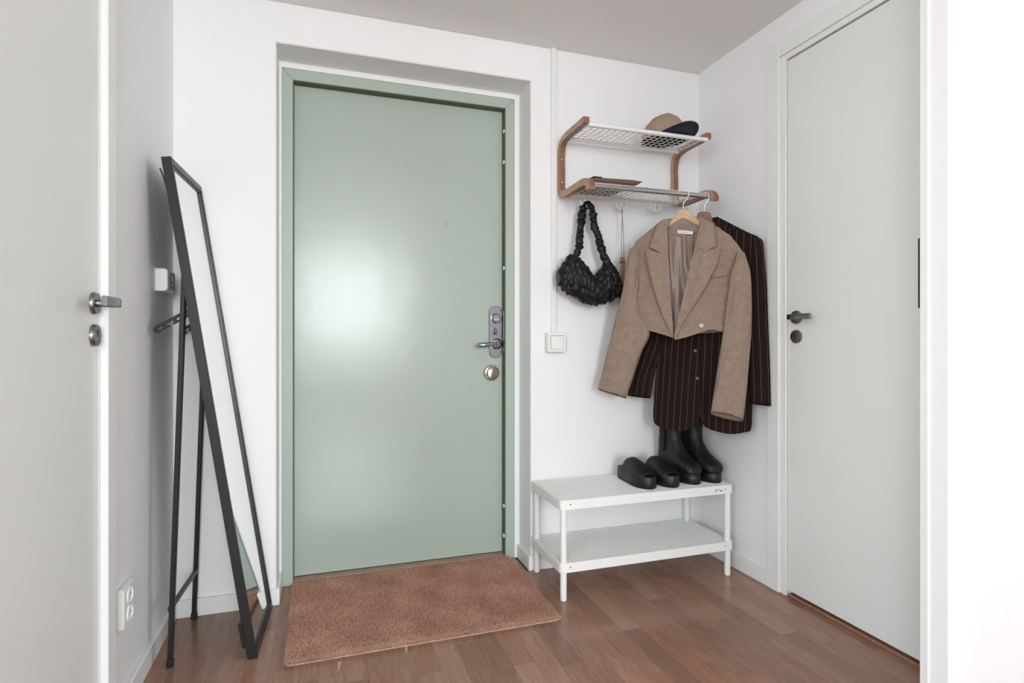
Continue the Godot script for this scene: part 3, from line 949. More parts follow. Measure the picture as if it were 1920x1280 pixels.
func build_bench() -> void:
	var o := Vector3(1.2415, 0.0, 0.171)
	var t := thing("shoe_bench", "low white metal shoe bench with two perforated shelves and round legs", "bench", o)
	var m: StandardMaterial3D = M.white_steel
	for x in [-1, 1]:
		for z in [-1, 1]:
			obj("leg", mb().lathe([Vector2(0, 0.0), Vector2(0.009, 0.0), Vector2(0.0122, 0.003), Vector2(0.0127, 0.02), Vector2(0.0127, 0.372), Vector2(0, 0.372)], Transform3D(Basis(), Vector3(x * 0.3735, 0, z * 0.1405)), 24), m, t)
	# diagonal net of the perforated sheet
	var net := mb()
	var hw := 0.386; var hd := 0.151
	var step := 0.0132
	var k := -(hw + hd)
	while k < hw + hd:
		for s in [1.0, -1.0]: # the line x + s z = k, cut to the shelf
			var z0: float = -hd; var z1: float = hd
			var xa: float = k - s * z0; var xb: float = k - s * z1
			var a := Vector2(xa, z0); var b := Vector2(xb, z1)
			var lo := 0.0; var hi := 1.0
			var dx := b.x - a.x
			var t0 := (-hw - a.x) / dx; var t1 := (hw - a.x) / dx
			lo = maxf(lo, minf(t0, t1)); hi = minf(hi, maxf(t0, t1))
			if hi - lo > 0.02:
				var p := a.lerp(b, lo); var q := a.lerp(b, hi)
				net.bar(Vector3(p.x, -0.0003 * s, p.y), Vector3(q.x, -0.0003 * s, q.y), 0.0040, 0.0012)
		k += step
	var rim := func(h0: float, h1: float) -> MB:
		var rows := []
		for q in [[0.0, h0], [0.0, h1 - 0.0015], [-0.0015, h1], [-0.004, h1], [-0.005, h1 - 0.002], [-0.0025, h1 - 0.004], [-0.0025, h0]]:
			var row := []
			for p in rounded(0.786 + q[0] * 2, 0.314 + q[0] * 2, 0.016 + q[0], 6): row.append(Vector3(p.x, q[1], p.y))
			rows.append(row)
		rows.append(rows[0])
		var b := mb()
		for i in rows.size() - 1:
			var pair := [rows[i], rows[i + 1]]
			b.loft(pair, false, true, 1.0, 1.0, i < 3)
		return b
	for lv in [[0.347, 0.383], [0.110, 0.146]]:
		var sh := obj("shelf", rim.call(lv[0], lv[1]), m, t)
		var n := MeshInstance3D.new()
		n.name = "perforated_sheet"
		if not M.has("net_mesh"): M["net_mesh"] = net.done()
		n.mesh = M.net_mesh
		n.material_override = m
		n.position = Vector3(0, lv[1] - 0.0022, 0)
		n.set_meta("kind", "stuff")
		add(n, sh)
		for x in [-1, 1]:
			obj("screw", mb().lathe([Vector2(0, 0), Vector2(0.0026, 0), Vector2(0.0022, 0.0008), Vector2(0, 0.0009)], xf(Vector3(x * 0.352, (lv[0] + lv[1]) / 2 + 0.001, 0.157), Vector3(0, 0, 1)), 12), M.steel if x > 0 else M.dark_gap, sh)
	var st := mb().span(Vector3(0.297, 0.358, 0.1568), Vector3(0.338, 0.372, 0.1573))
	var sticker := obj("sticker", st, M.tag_cloth, t)
	sticker.set_meta("label", "small printed sticker")
	st = mb()
	for q in [[0.299, 0.366, 0.007, 0.004], [0.309, 0.3675, 0.011, 0.002], [0.3, 0.3605, 0.006, 0.003], [0.322, 0.3615, 0.008, 0.004], [0.331, 0.3615, 0.005, 0.004]]:
		st.box(Vector3(q[0] + q[2] / 2, q[1], 0.1574), Vector3(q[2], q[3], 0.0003))
	obj("print", st, M.tag_ink, sticker)


func build_doormat() -> void:
	var o := Vector3(0.345, 0.0, 0.150)
	var t := thing("doormat", "brown coir doormat on the floor in front of the green door", "doormat", o, 0.004)
	var w := 0.898; var d := 0.594
	var base := mb().prism(rounded(w, d, 0.012), 0.003, 0.0115, Transform3D(Basis(Vector3(1, 0, 0), Vector3(0, 0, -1), Vector3(0, 1, 0))), 0.001)
	obj("mat_base", base, M.coir_base, t)
	obj("backing", mb().prism(rounded(w + 0.004, d + 0.004, 0.012), 0.0004, 0.0035, Transform3D(Basis(Vector3(1, 0, 0), Vector3(0, 0, -1), Vector3(0, 1, 0))), 0.0006), M.mat_backing, t)
	# the pile: bent tufts of fibre
	var blade := mb()
	blade.flat = true
	for q in 3:
		var a := TAU * q / 3; var b := TAU * (q + 1) / 3
		var p := Vector3(cos(a), 0, sin(a)) * 0.0009; var r := Vector3(cos(b), 0, sin(b)) * 0.0009
		var up := Vector3(0.0012, 0.0055, 0)
		blade.tri(p, up + p * 0.8, r); blade.tri(r, up + p * 0.8, up + r * 0.8)
		blade.tri(up + p * 0.8, Vector3(0.0046, 0.0088, 0.0012), up + r * 0.8)
	var mm := MultiMesh.new()
	mm.transform_format = MultiMesh.TRANSFORM_3D
	mm.use_colors = true
	mm.mesh = blade.done()
	var n := 92000
	mm.instance_count = n
	var r2 := RandomNumberGenerator.new()
	r2.seed = 41
	var patch := noise(4.0, 51, 3)
	for i in n:
		var x := r2.randf_range(-w / 2, w / 2); var z := r2.randf_range(-d / 2, d / 2)
		if i < 7000: z = d / 2 - absf(r2.randfn(0, 0.004)) # denser front edge
		elif i < 10000: x = signf(r2.randf() - 0.5) * (w / 2 - absf(r2.randfn(0, 0.004)))
		var out := Vector3(clampf((absf(x) - w / 2 + 0.012) / 0.012, 0, 1) * signf(x), 0, clampf((absf(z) - d / 2 + 0.012) / 0.012, 0, 1) * signf(z))
		var y := 0.0105 - 0.0085 * minf(1.0, out.length_squared()) * r2.randf()
		var axis := Vector3(r2.randfn(), 0, r2.randfn()).normalized()
		var b := Basis(axis, r2.randf_range(0, 0.95)) * Basis(Vector3.UP, r2.randf() * TAU)
		if out.length() > 0.2: b = Basis(Vector3.UP.cross(out).normalized(), out.length() * r2.randf_range(0.5, 1.1)) * b
		var s := r2.randf_range(0.75, 1.15)
		mm.set_instance_transform(i, Transform3D(b.scaled(Vector3(1.15, s, 1.15)), Vector3(x, y, z)))
		var q := clampf(0.5 + 0.32 * patch.get_noise_2d(x, z) + r2.randfn(0, 0.17), 0.0, 1.0)
		var c := rgb(166, 122, 102).lerp(rgb(240, 198, 176), q).srgb_to_linear()
		mm.set_instance_color(i, c)
	var pile := MultiMeshInstance3D.new()
	pile.name = "coir_pile"
	pile.multimesh = mm
	pile.material_override = M.coir_fibre
	pile.set_meta("kind", "stuff")
	add(pile, t)


# ---------------------------------------------------------------- clothes
# rows of [left u, left v, right u, right v] become a flattened tube; wr adds creases
func sleeve(rows: Array, mid: Callable, half: float, seed_: int, us := 1.0, wr := 0.004, open := 0.0) -> MB:
	var pts := []
	var n := 28
	var cl := []; var cr := []
	for r in rows:
		cl.append(Vector2(r[0], r[1])); cr.append(Vector2(r[2], r[3]))
	cl = curve(cl, 6); cr = curve(cr, 6)
	var nz := noise(9.0, seed_, 2)
	var m: int = cl.size()
	for i in m:
		var t := float(i) / (m - 1)
		var c: Vector2 = (cl[i] + cr[i]) / 2; var h: Vector2 = (cr[i] - cl[i]) / 2
		var z0: float = mid.call(t)
		var th := half * (0.55 + 0.45 * smoothstep(0.0, 0.18, t))
		var ring := []
		for j in n:
			var a := TAU * j / n
			var ca := signf(cos(a)) * pow(absf(cos(a)), 0.8); var sa := signf(sin(a)) * pow(absf(sin(a)), 0.8)
			var p := c + h * ca
			var crease := wr * nz.get_noise_3d(p.x * 1.6, p.y * 0.8, sa) * (1.0 + sa)
			ring.append(Vector3(p.x, p.y - open * (1.0 - sa) * 0.5 * smoothstep(0.8, 1.0, t), z0 + sa * th + crease))
		pts.append(ring)
	# the cuff turns in
	for q in [[0.985, 0.002], [0.93, 0.001], [0.90, 0.03]]:
		var last: Array = pts[m - 1]
		var c := Vector3.ZERO
		for p in last: c += p
		c /= n
		var ring := []
		for p in last: ring.append(c + (p - c) * q[0] + Vector3(0, q[1], 0))
		pts.append(ring)
	return mb().loft(pts, false, true, us, us)


func build_jackets() -> void:
	var A := deg_to_rad(37.0)
	var D := deg_to_rad(48.0)
	var W: StandardMaterial3D = M.beige_wool
	var P: StandardMaterial3D = M.pinstripe_wool
	var fold := noise(7.0, 61, 2)
	# hangers
	for q in [["light", Vector3(1.428, 1.43, 0.295), A, [-0.04, 1.516, -0.032, 1.525, -0.015, 1.527, 0.004, 1.523, 0.013, 1.514, 0.022, 1.499, 0.042, 1.478, 0.077, 1.456, 0.077, 1.437, 0.05, 1.448, 0.017, 1.469, -0.017, 1.487, -0.047, 1.471, -0.079, 1.45, -0.107, 1.439, -0.107, 1.459, -0.076, 1.473, -0.053, 1.491], [-0.015, 1.526, -0.013, 1.55, -0.005, 1.561, 0.004, 1.574, 0.007, 1.588, 0.001, 1.6, -0.008, 1.598, -0.013, 1.592], "pale birch coat hanger holding the beige jacket", "hanger_birch"], ["dark", Vector3(1.53, 1.43, 0.30), D, [-0.05, 1.496, -0.042, 1.518, -0.033, 1.522, -0.016, 1.522, -0.001, 1.519, 0.008, 1.512, 0.018, 1.476, 0.05, 1.451, 0.05, 1.433, 0.016, 1.449, -0.016, 1.47, -0.049, 1.456, -0.079, 1.44, -0.079, 1.458], [-0.016, 1.522, -0.016, 1.546, -0.007, 1.561, 0.002, 1.574, 0.002, 1.591, -0.004, 1.602, -0.012, 1.601, -0.015, 1.596], "dark brown wooden coat hanger behind the pale one", "hanger_brown"]]:
		var h := thing("coat_hanger", q[5], "coat hanger", q[1], -q[2], "coat hangers on the rail")
		var off := -Vector3(0, q[1].y, 0)
		obj("hanger_body", mb().prism(pv(q[3]), -0.007, 0.007, Transform3D(), 0.003), M[q[6]], h, off)
		var pts := []
		var hk: Array = q[4]
		for i in range(0, hk.size(), 2): pts.append(Vector3(hk[i], hk[i + 1], 0.0))
		var hook := obj("wire_hook", mb().tube(curve(pts, 5), 0.0019, 8), M.wire_chrome, h, off)
	# beige cropped jacket
	var o := Vector3(1.428, 0.99, 0.295)
	var j := thing("beige_jacket", "cropped beige wool blazer with wide peak lapels on the front hanger", "jacket", o, -A)
	var off := -Vector3(0, o.y, 0)
	var swell := func(u, v): return 0.036 - 0.7 * u * u + 0.004 * fold.get_noise_2d(u * 1.5, v) - 0.012 * smoothstep(1.33, 1.46, v)
	obj("back", mb().cloth(pv([-0.097, 1.491, -0.018, 1.495, 0.056, 1.49, 0.129, 1.441, 0.214, 1.337, 0.173, 1.259, 0.141, 1.019, 0.025, 1.011, -0.054, 1.004, -0.159, 1.043, -0.228, 1.061, -0.21, 1.298, -0.232, 1.368, -0.163, 1.441]), func(u, v): return -0.012 + 0.007 * fold.get_noise_2d(u * 3.5, v * 0.6) + 0.2 * maxf(0.0, u * u - 0.02), 0.003), W, j, off)
	obj("lining", mb().cloth(pv([-0.095, 1.46, 0.07, 1.46, 0.1, 1.36, 0.08, 1.1, 0.05, 1.018, -0.08, 1.018, -0.1, 1.2, -0.1, 1.36]), func(u, v): return -0.004 + 0.022 * fold.get_noise_2d(u * 6.0 + 3.0, v * 0.3) * smoothstep(1.45, 1.38, v) - 0.006 * exp(-pow((u + 0.006) / 0.006, 2)) * smoothstep(1.42, 1.36, v), 0.002, 0.009), M.lining, j, off)
	obj("neck_facing", mb().cloth(pv([-0.09, 1.475, -0.02, 1.493, 0.058, 1.475, 0.07, 1.44, 0.03, 1.421, -0.012, 1.413, -0.055, 1.421, -0.098, 1.44]), func(u, v): return 0.0015 - 0.004 * (u + 0.01) * (u + 0.01) * 100.0 * 0.1, 0.002), W, j, off)
	obj("sleeve", sleeve([[-0.232, 1.374, -0.19, 1.363], [-0.25, 1.297, -0.192, 1.295], [-0.259, 1.214, -0.194, 1.205], [-0.279, 1.128, -0.196, 1.115], [-0.305, 1.025, -0.148, 1.02], [-0.331, 0.922, -0.183, 0.934], [-0.352, 0.834, -0.214, 0.844], [-0.368, 0.778, -0.248, 0.743]], func(t): return 0.006 - 0.004 * t, 0.030, 71, 1.0, 0.007, 0.012), W, j, off)
	obj("front_panel", mb().cloth(pv([-0.093, 1.482, -0.158, 1.436, -0.204, 1.407, -0.229, 1.364, -0.217, 1.314, -0.204, 1.247, -0.206, 1.18, -0.212, 1.124, -0.226, 1.053, -0.16, 1.028, -0.079, 1.004, -0.051, 0.993, -0.053, 1.023, -0.062, 1.133, -0.067, 1.236, -0.073, 1.352, -0.079, 1.44]), swell, 0.003), W, j, off)
	obj("front_panel", mb().cloth(pv([0.05, 1.47, 0.107, 1.442, 0.139, 1.425, 0.167, 1.405, 0.193, 1.369, 0.22, 1.328, 0.202, 1.295, 0.177, 1.233, 0.167, 1.149, 0.151, 1.077, 0.141, 1.018, 0.091, 1.029, 0.031, 1.008, -0.009, 0.995, -0.047, 0.986, -0.049, 0.999, -0.034, 1.065, -0.015, 1.153, 0.007, 1.259, 0.034, 1.363]), func(u, v): return swell.call(u, v) + 0.004 + 0.010 * smoothstep(1.06, 1.0, v) * smoothstep(0.03, 0.12, u), 0.003), W, j, off)
	obj("sleeve", sleeve([[0.194, 1.337, 0.22, 1.332], [0.18, 1.296, 0.229, 1.298], [0.163, 1.235, 0.241, 1.241], [0.149, 1.117, 0.245, 1.132], [0.136, 1.005, 0.243, 1.011], [0.118, 0.88, 0.234, 0.892], [0.103, 0.776, 0.225, 0.775], [0.092, 0.707, 0.213, 0.681]], func(t): return 0.018 + 0.022 * smoothstep(0.0, 0.3, t), 0.031, 72, 1.0, 0.006, 0.026), W, j, off)
	var rise := func(u, v): return swell.call(u, v) + 0.011 + 0.016 * smoothstep(0.02, 0.11, absf(u + 0.03))
	obj("lapel", mb().cloth(pv([-0.104, 1.342, -0.159, 1.361, -0.153, 1.293, -0.118, 1.162, -0.093, 1.089, -0.053, 0.995, -0.053, 1.045, -0.061, 1.132, -0.066, 1.235, -0.073, 1.368]), rise, 0.006), W, j, off)
	obj("lapel", mb().cloth(pv([0.073, 1.34, 0.127, 1.352, 0.119, 1.299, 0.105, 1.264, 0.077, 1.206, 0.031, 1.128, -0.015, 1.055, -0.046, 0.988, -0.048, 1.004, -0.034, 1.064, -0.015, 1.153, 0.008, 1.257, 0.032, 1.359]), func(u, v): return rise.call(u, v) + 0.005, 0.006), W, j, off)
	var roll := func(u, v): return rise.call(u, v) + 0.003 - 0.05 * smoothstep(1.43, 1.50, v) * 0.4
	obj("collar", mb().cloth(pv([-0.099, 1.474, -0.114, 1.46, -0.129, 1.419, -0.144, 1.369, -0.103, 1.343, -0.072, 1.363, -0.075, 1.416, -0.078, 1.442, -0.065, 1.476, -0.08, 1.484]), roll, 0.006), W, j, off)
	obj("collar", mb().cloth(pv([0.055, 1.478, 0.103, 1.451, 0.107, 1.402, 0.112, 1.357, 0.073, 1.338, 0.032, 1.359, 0.042, 1.408, 0.051, 1.435]), func(u, v): return roll.call(u, v) + 0.005, 0.006), W, j, off)
	obj("collar_stand", mb().cloth(pv([-0.1, 1.478, -0.062, 1.492, -0.02, 1.497, 0.03, 1.495, 0.062, 1.484, 0.05, 1.464, -0.02, 1.47, -0.085, 1.462]), func(u, v): return -0.016 + 0.004 * absf(u * 10.0), 0.004), W, j, off)
	var pk := obj("breast_pocket", mb().cloth(pv([0.103, 1.261, 0.151, 1.265, 0.151, 1.242, 0.093, 1.236]), func(u, v): return swell.call(u, v) + 0.014, 0.006), W, j, off)
	var bt := obj("button", mb().lathe([Vector2(0.0, 0.0), Vector2(0.0105, 0.0), Vector2(0.0105, 0.003), Vector2(0.009, 0.0045), Vector2(0.0078, 0.0032), Vector2(0, 0.003)], xf(Vector3(0.057, 1.044, swell.call(0.057, 1.044) + 0.006), Vector3(0, 0, 1)), 24), M.horn_button, j, off)
	var tg := obj("label_tag", mb().prism(pv([-0.037, 1.439, 0.023, 1.431, 0.023, 1.418, -0.037, 1.426]), 0.0085, 0.0095), M.tag_cloth, j, off)
	var ink := mb()
	for i in 9: ink.box(Vector3(-0.031 + 0.0046 * i, 1.4318 - 0.0006 * i, 0.0097), Vector3(0.0034 - 0.0008 * (i % 3), 0.0042 - 0.0010 * (i % 2), 0.0003))
	for i in 3: ink.box(Vector3(0.0135, 1.4288 - 0.0024 * (i - 1), 0.0097), Vector3(0.0044, 0.0009, 0.0003))
	ink.box(Vector3(0.0118, 1.4288, 0.0097), Vector3(0.001, 0.0057, 0.0003))
	obj("print", ink, M.tag_ink, tg)
	# dark pinstripe jacket
	o = Vector3(1.53, 0.60, 0.30)
	j = thing("pinstripe_jacket", "long dark brown pinstripe blazer hanging behind the beige one", "jacket", o, -D)
	off = -Vector3(0, o.y, 0)
	var low := func(v): return smoothstep(1.05, 0.8, v)
	var swell2 := func(u, v): return 0.006 + low.call(v) * (0.016 - 0.35 * u * u) + 0.004 * fold.get_noise_2d(u * 2.0 + 5.0, v)
	obj("back", mb().cloth(pv([-0.039, 1.494, 0.032, 1.5, 0.146, 1.427, 0.194, 1.397, 0.182, 1.281, 0.166, 0.98, 0.162, 0.655, 0.085, 0.628, -0.065, 0.635, -0.225, 0.639, -0.235, 0.744, -0.211, 0.979, -0.188, 1.305, -0.133, 1.416]), func(u, v): return -0.020 + 0.004 * fold.get_noise_2d(u * 3.0, v), 0.003, 0.014), P, j, off)
	obj("lining", mb().cloth(pv([-0.13, 1.38, 0.13, 1.38, 0.15, 1.0, 0.14, 0.66, -0.2, 0.66, -0.18, 1.0]), func(u, v): return -0.016, 0.002, 0.03), M.dark_lining, j, off)
	obj("sleeve", sleeve([[-0.184, 1.372, -0.143, 1.355], [-0.203, 1.281, -0.148, 1.268], [-0.226, 1.166, -0.161, 1.154], [-0.257, 1.021, -0.175, 1.011], [-0.291, 0.91, -0.205, 0.909], [-0.317, 0.829, -0.231, 0.83], [-0.349, 0.738, -0.248, 0.73]], func(t): return -0.004, 0.020, 73, 1.0, 0.002), P, j, off)
	obj("sleeve", sleeve([[0.176, 1.396, 0.21, 1.378], [0.168, 1.345, 0.214, 1.324], [0.16, 1.201, 0.223, 1.203], [0.156, 1.04, 0.229, 1.044], [0.158, 0.877, 0.235, 0.883], [0.164, 0.731, 0.239, 0.726]], func(t): return 0.004 + 0.004 * t, 0.019, 74, 1.0, 0.002), P, j, off)
	obj("front_panel", mb().cloth(PackedVector2Array(curve(Array(pv([0.024, 1.473, 0.07, 1.449, 0.151, 1.42, 0.196, 1.395, 0.21, 1.364, 0.187, 1.277, 0.175, 1.065, 0.173, 0.852, 0.17, 0.72, 0.166, 0.631, 0.143, 0.614, 0.091, 0.603, 0.037, 0.609, -0.003, 0.622, -0.022, 0.647, -0.033, 0.713, -0.04, 0.846, -0.044, 0.98, -0.035, 1.157, -0.005, 1.333])), 4, true)), func(u, v): return swell2.call(u, v) - 0.004, 0.003, 0.012, 1.0, -0.03), P, j, off)
	obj("front_panel", mb().cloth(PackedVector2Array(curve(Array(pv([-0.021, 1.466, -0.077, 1.426, -0.139, 1.387, -0.175, 1.298, -0.189, 1.162, -0.198, 0.979, -0.211, 0.897, -0.222, 0.801, -0.229, 0.714, -0.231, 0.643, -0.218, 0.616, -0.166, 0.602, -0.116, 0.6, -0.075, 0.609, -0.047, 0.629, -0.029, 0.663, -0.024, 0.792, -0.029, 0.891, -0.042, 0.966, -0.051, 1.024, -0.038, 1.157, -0.021, 1.333])), 4, true)), func(u, v): return swell2.call(u, v) + 0.006 * smoothstep(-0.12, -0.03, u) + 0.001, 0.003, 0.012, 1.0, -0.06), P, j, off)
	obj("collar", mb().cloth(pv([0.022, 1.491, 0.035, 1.488, 0.07, 1.456, 0.084, 1.411, 0.084, 1.347, 0.051, 1.358, 0.022, 1.461]), func(u, v): return 0.012 - 0.012 * smoothstep(1.44, 1.49, v), 0.005), P, j, off)
	obj("pocket_flap", mb().cloth(pv([-0.206, 0.881, -0.134, 0.887, -0.134, 0.873, -0.206, 0.865]), func(u, v): return swell2.call(u, v) + 0.004, 0.003, 0.01, 1.0, -0.06), P, j, off)
	for q in [[-0.049, 0.941], [-0.039, 0.827]]:
		obj("button", mb().lathe([Vector2(0, 0), Vector2(0.0065, 0), Vector2(0.0065, 0.002), Vector2(0.005, 0.003), Vector2(0, 0.0026)], xf(Vector3(q[0], q[1], swell2.call(q[0], q[1]) + 0.009), Vector3(0, 0, 1)), 16), M.brown_button, j, off)


func build_bag() -> void:
	var o := Vector3(1.087, 1.15, 0.085)
	var t := thing("shoulder_bag", "small black ruched satin shoulder bag hanging from the leftmost hook", "bag", o)
	var off := -Vector3(0, o.y, 0)
	var rows: Array = [[-0.146, 1.262, -0.146, 1.235], [-0.124, 1.294, -0.124, 1.209], [-0.095, 1.329, -0.092, 1.189], [-0.05, 1.32, -0.05, 1.168], [-0.018, 1.289, -0.02, 1.157], [0.018, 1.245, 0.018, 1.149], [0.043, 1.271, 0.048, 1.152], [0.069, 1.297, 0.082, 1.159], [0.11, 1.301, 0.115, 1.171], [0.136, 1.258, 0.141, 1.186], [0.149, 1.228, 0.152, 1.2]]
	var top := []; var bot := []
	for r in rows:
		top.append(Vector2(r[0], r[1])); bot.append(Vector2(r[2], r[3]))
	top = curve(top, 9); bot = curve(bot, 9)
	var cell := noise(58.0, 81, 1, FastNoiseLite.TYPE_CELLULAR)
	cell.cellular_return_type = FastNoiseLite.RETURN_DISTANCE
	var fine := noise(60.0, 82, 2)
	var puff := func(p: Vector3) -> float: # gathered ruffles: round pillows with deep seams
		return (0.018 * (0.5 - cell.get_noise_3d(p.x, p.y * 1.15, p.z)) + 0.0035 * fine.get_noise_3dv(p))
	var pts := []
	var n := 64
	var m: int = top.size()
	for i in m:
		var s := float(i) / (m - 1)
		var c: Vector2 = (top[i] + bot[i]) / 2; var h: Vector2 = (top[i] - bot[i]) / 2
		var th := 0.034 * pow(sin(PI * clampf(s, 0.03, 0.97)), 0.5)
		var ring := []
		for k in n:
			var a := TAU * k / n
			var p := Vector3(c.x + h.x * cos(a), c.y + h.y * cos(a), th * sin(a))
			var nn := Vector3(h.x * cos(a) / maxf(h.length(), 0.001), cos(a), sin(a)).normalized()
			ring.append(p + nn * (puff.call(p) - 0.005))
		pts.append(ring)
	obj("bag_body", mb().loft(pts), M.black_satin, t, off)
	var sp: Array = [-0.082, 1.314, -0.06, 1.346, -0.045, 1.388, -0.038, 1.434, -0.03, 1.48, -0.023, 1.526, -0.015, 1.554, 0.003, 1.569, 0.023, 1.556, 0.03, 1.525, 0.033, 1.481, 0.048, 1.436, 0.057, 1.389, 0.073, 1.343, 0.094, 1.298]
	var path := []
	for i in range(0, sp.size(), 2):
		var v: float = sp[i + 1]
		path.append(Vector3(sp[i], v, -0.024 + 0.024 * smoothstep(1.52, 1.32, v)))
	path = curve(path, 14)
	var f := MB.frames(path, false)
	pts = []
	var gat := noise(34.0, 83, 2)
	var len := 0.0
	for i in path.size():
		if i > 0: len += path[i].distance_to(path[i - 1])
		var ring := []
		var r := 0.0155 + 0.0035 * gat.get_noise_1d(len) * 1.6
		for k in 24:
			var a := TAU * k / 24
			var d: Vector3 = f[i].x * cos(a) + f[i].y * sin(a)
			var p: Vector3 = path[i] + d * r * (1.0 if absf(d.z) < 0.6 else 0.85)
			ring.append(p + d * (0.004 * gat.get_noise_3d(p.x * 0.7, p.y * 1.5, p.z * 0.7) + 0.0028 * gat.get_noise_2d(len * 2.0, a * 0.01)))
		pts.append(ring)
	obj("strap", mb().loft(pts), M.black_satin, t, off)
	obj("strap_tag", mb().box(Vector3(-0.012, 1.556, 0.0), Vector3(0.002, 0.012, 0.002), 0.0006, Basis(Vector3(0, 0, 1), 0.4)), M.white_plastic, t, off)


# ---------------------------------------------------------------- shoes; each is built with its toe towards +z
func foot(L: float, wide: float, k := 40) -> PackedVector2Array: # outline of a sole: x across, y along (heel at -L/2)
	var out := PackedVector2Array()
	for i in k:
		var a := TAU * i / k
		var y := -cos(a) # -1 heel .. 1 toe
		var half := wide * (0.80 + 0.20 * smoothstep(-0.3, 0.5, y)) * pow(maxf(0.0, 1.0 - pow(absf(y), 3.2)), 0.5)
		out.append(Vector2(signf(sin(a)) * half, y * L / 2))
	return out


func slab(poly: PackedVector2Array, levels: Array) -> MB: # [height, growth] rings of a sole, closed above and below
	var rows := []
	for l in levels:
		var row := []
		for i in poly.size():
			var p := poly[i]
			row.append(Vector3(p.x * (1.0 + l[1]), l[0], p.y * (1.0 + l[1] * 0.4)))
		rows.append(row)
	return mb().loft(rows)


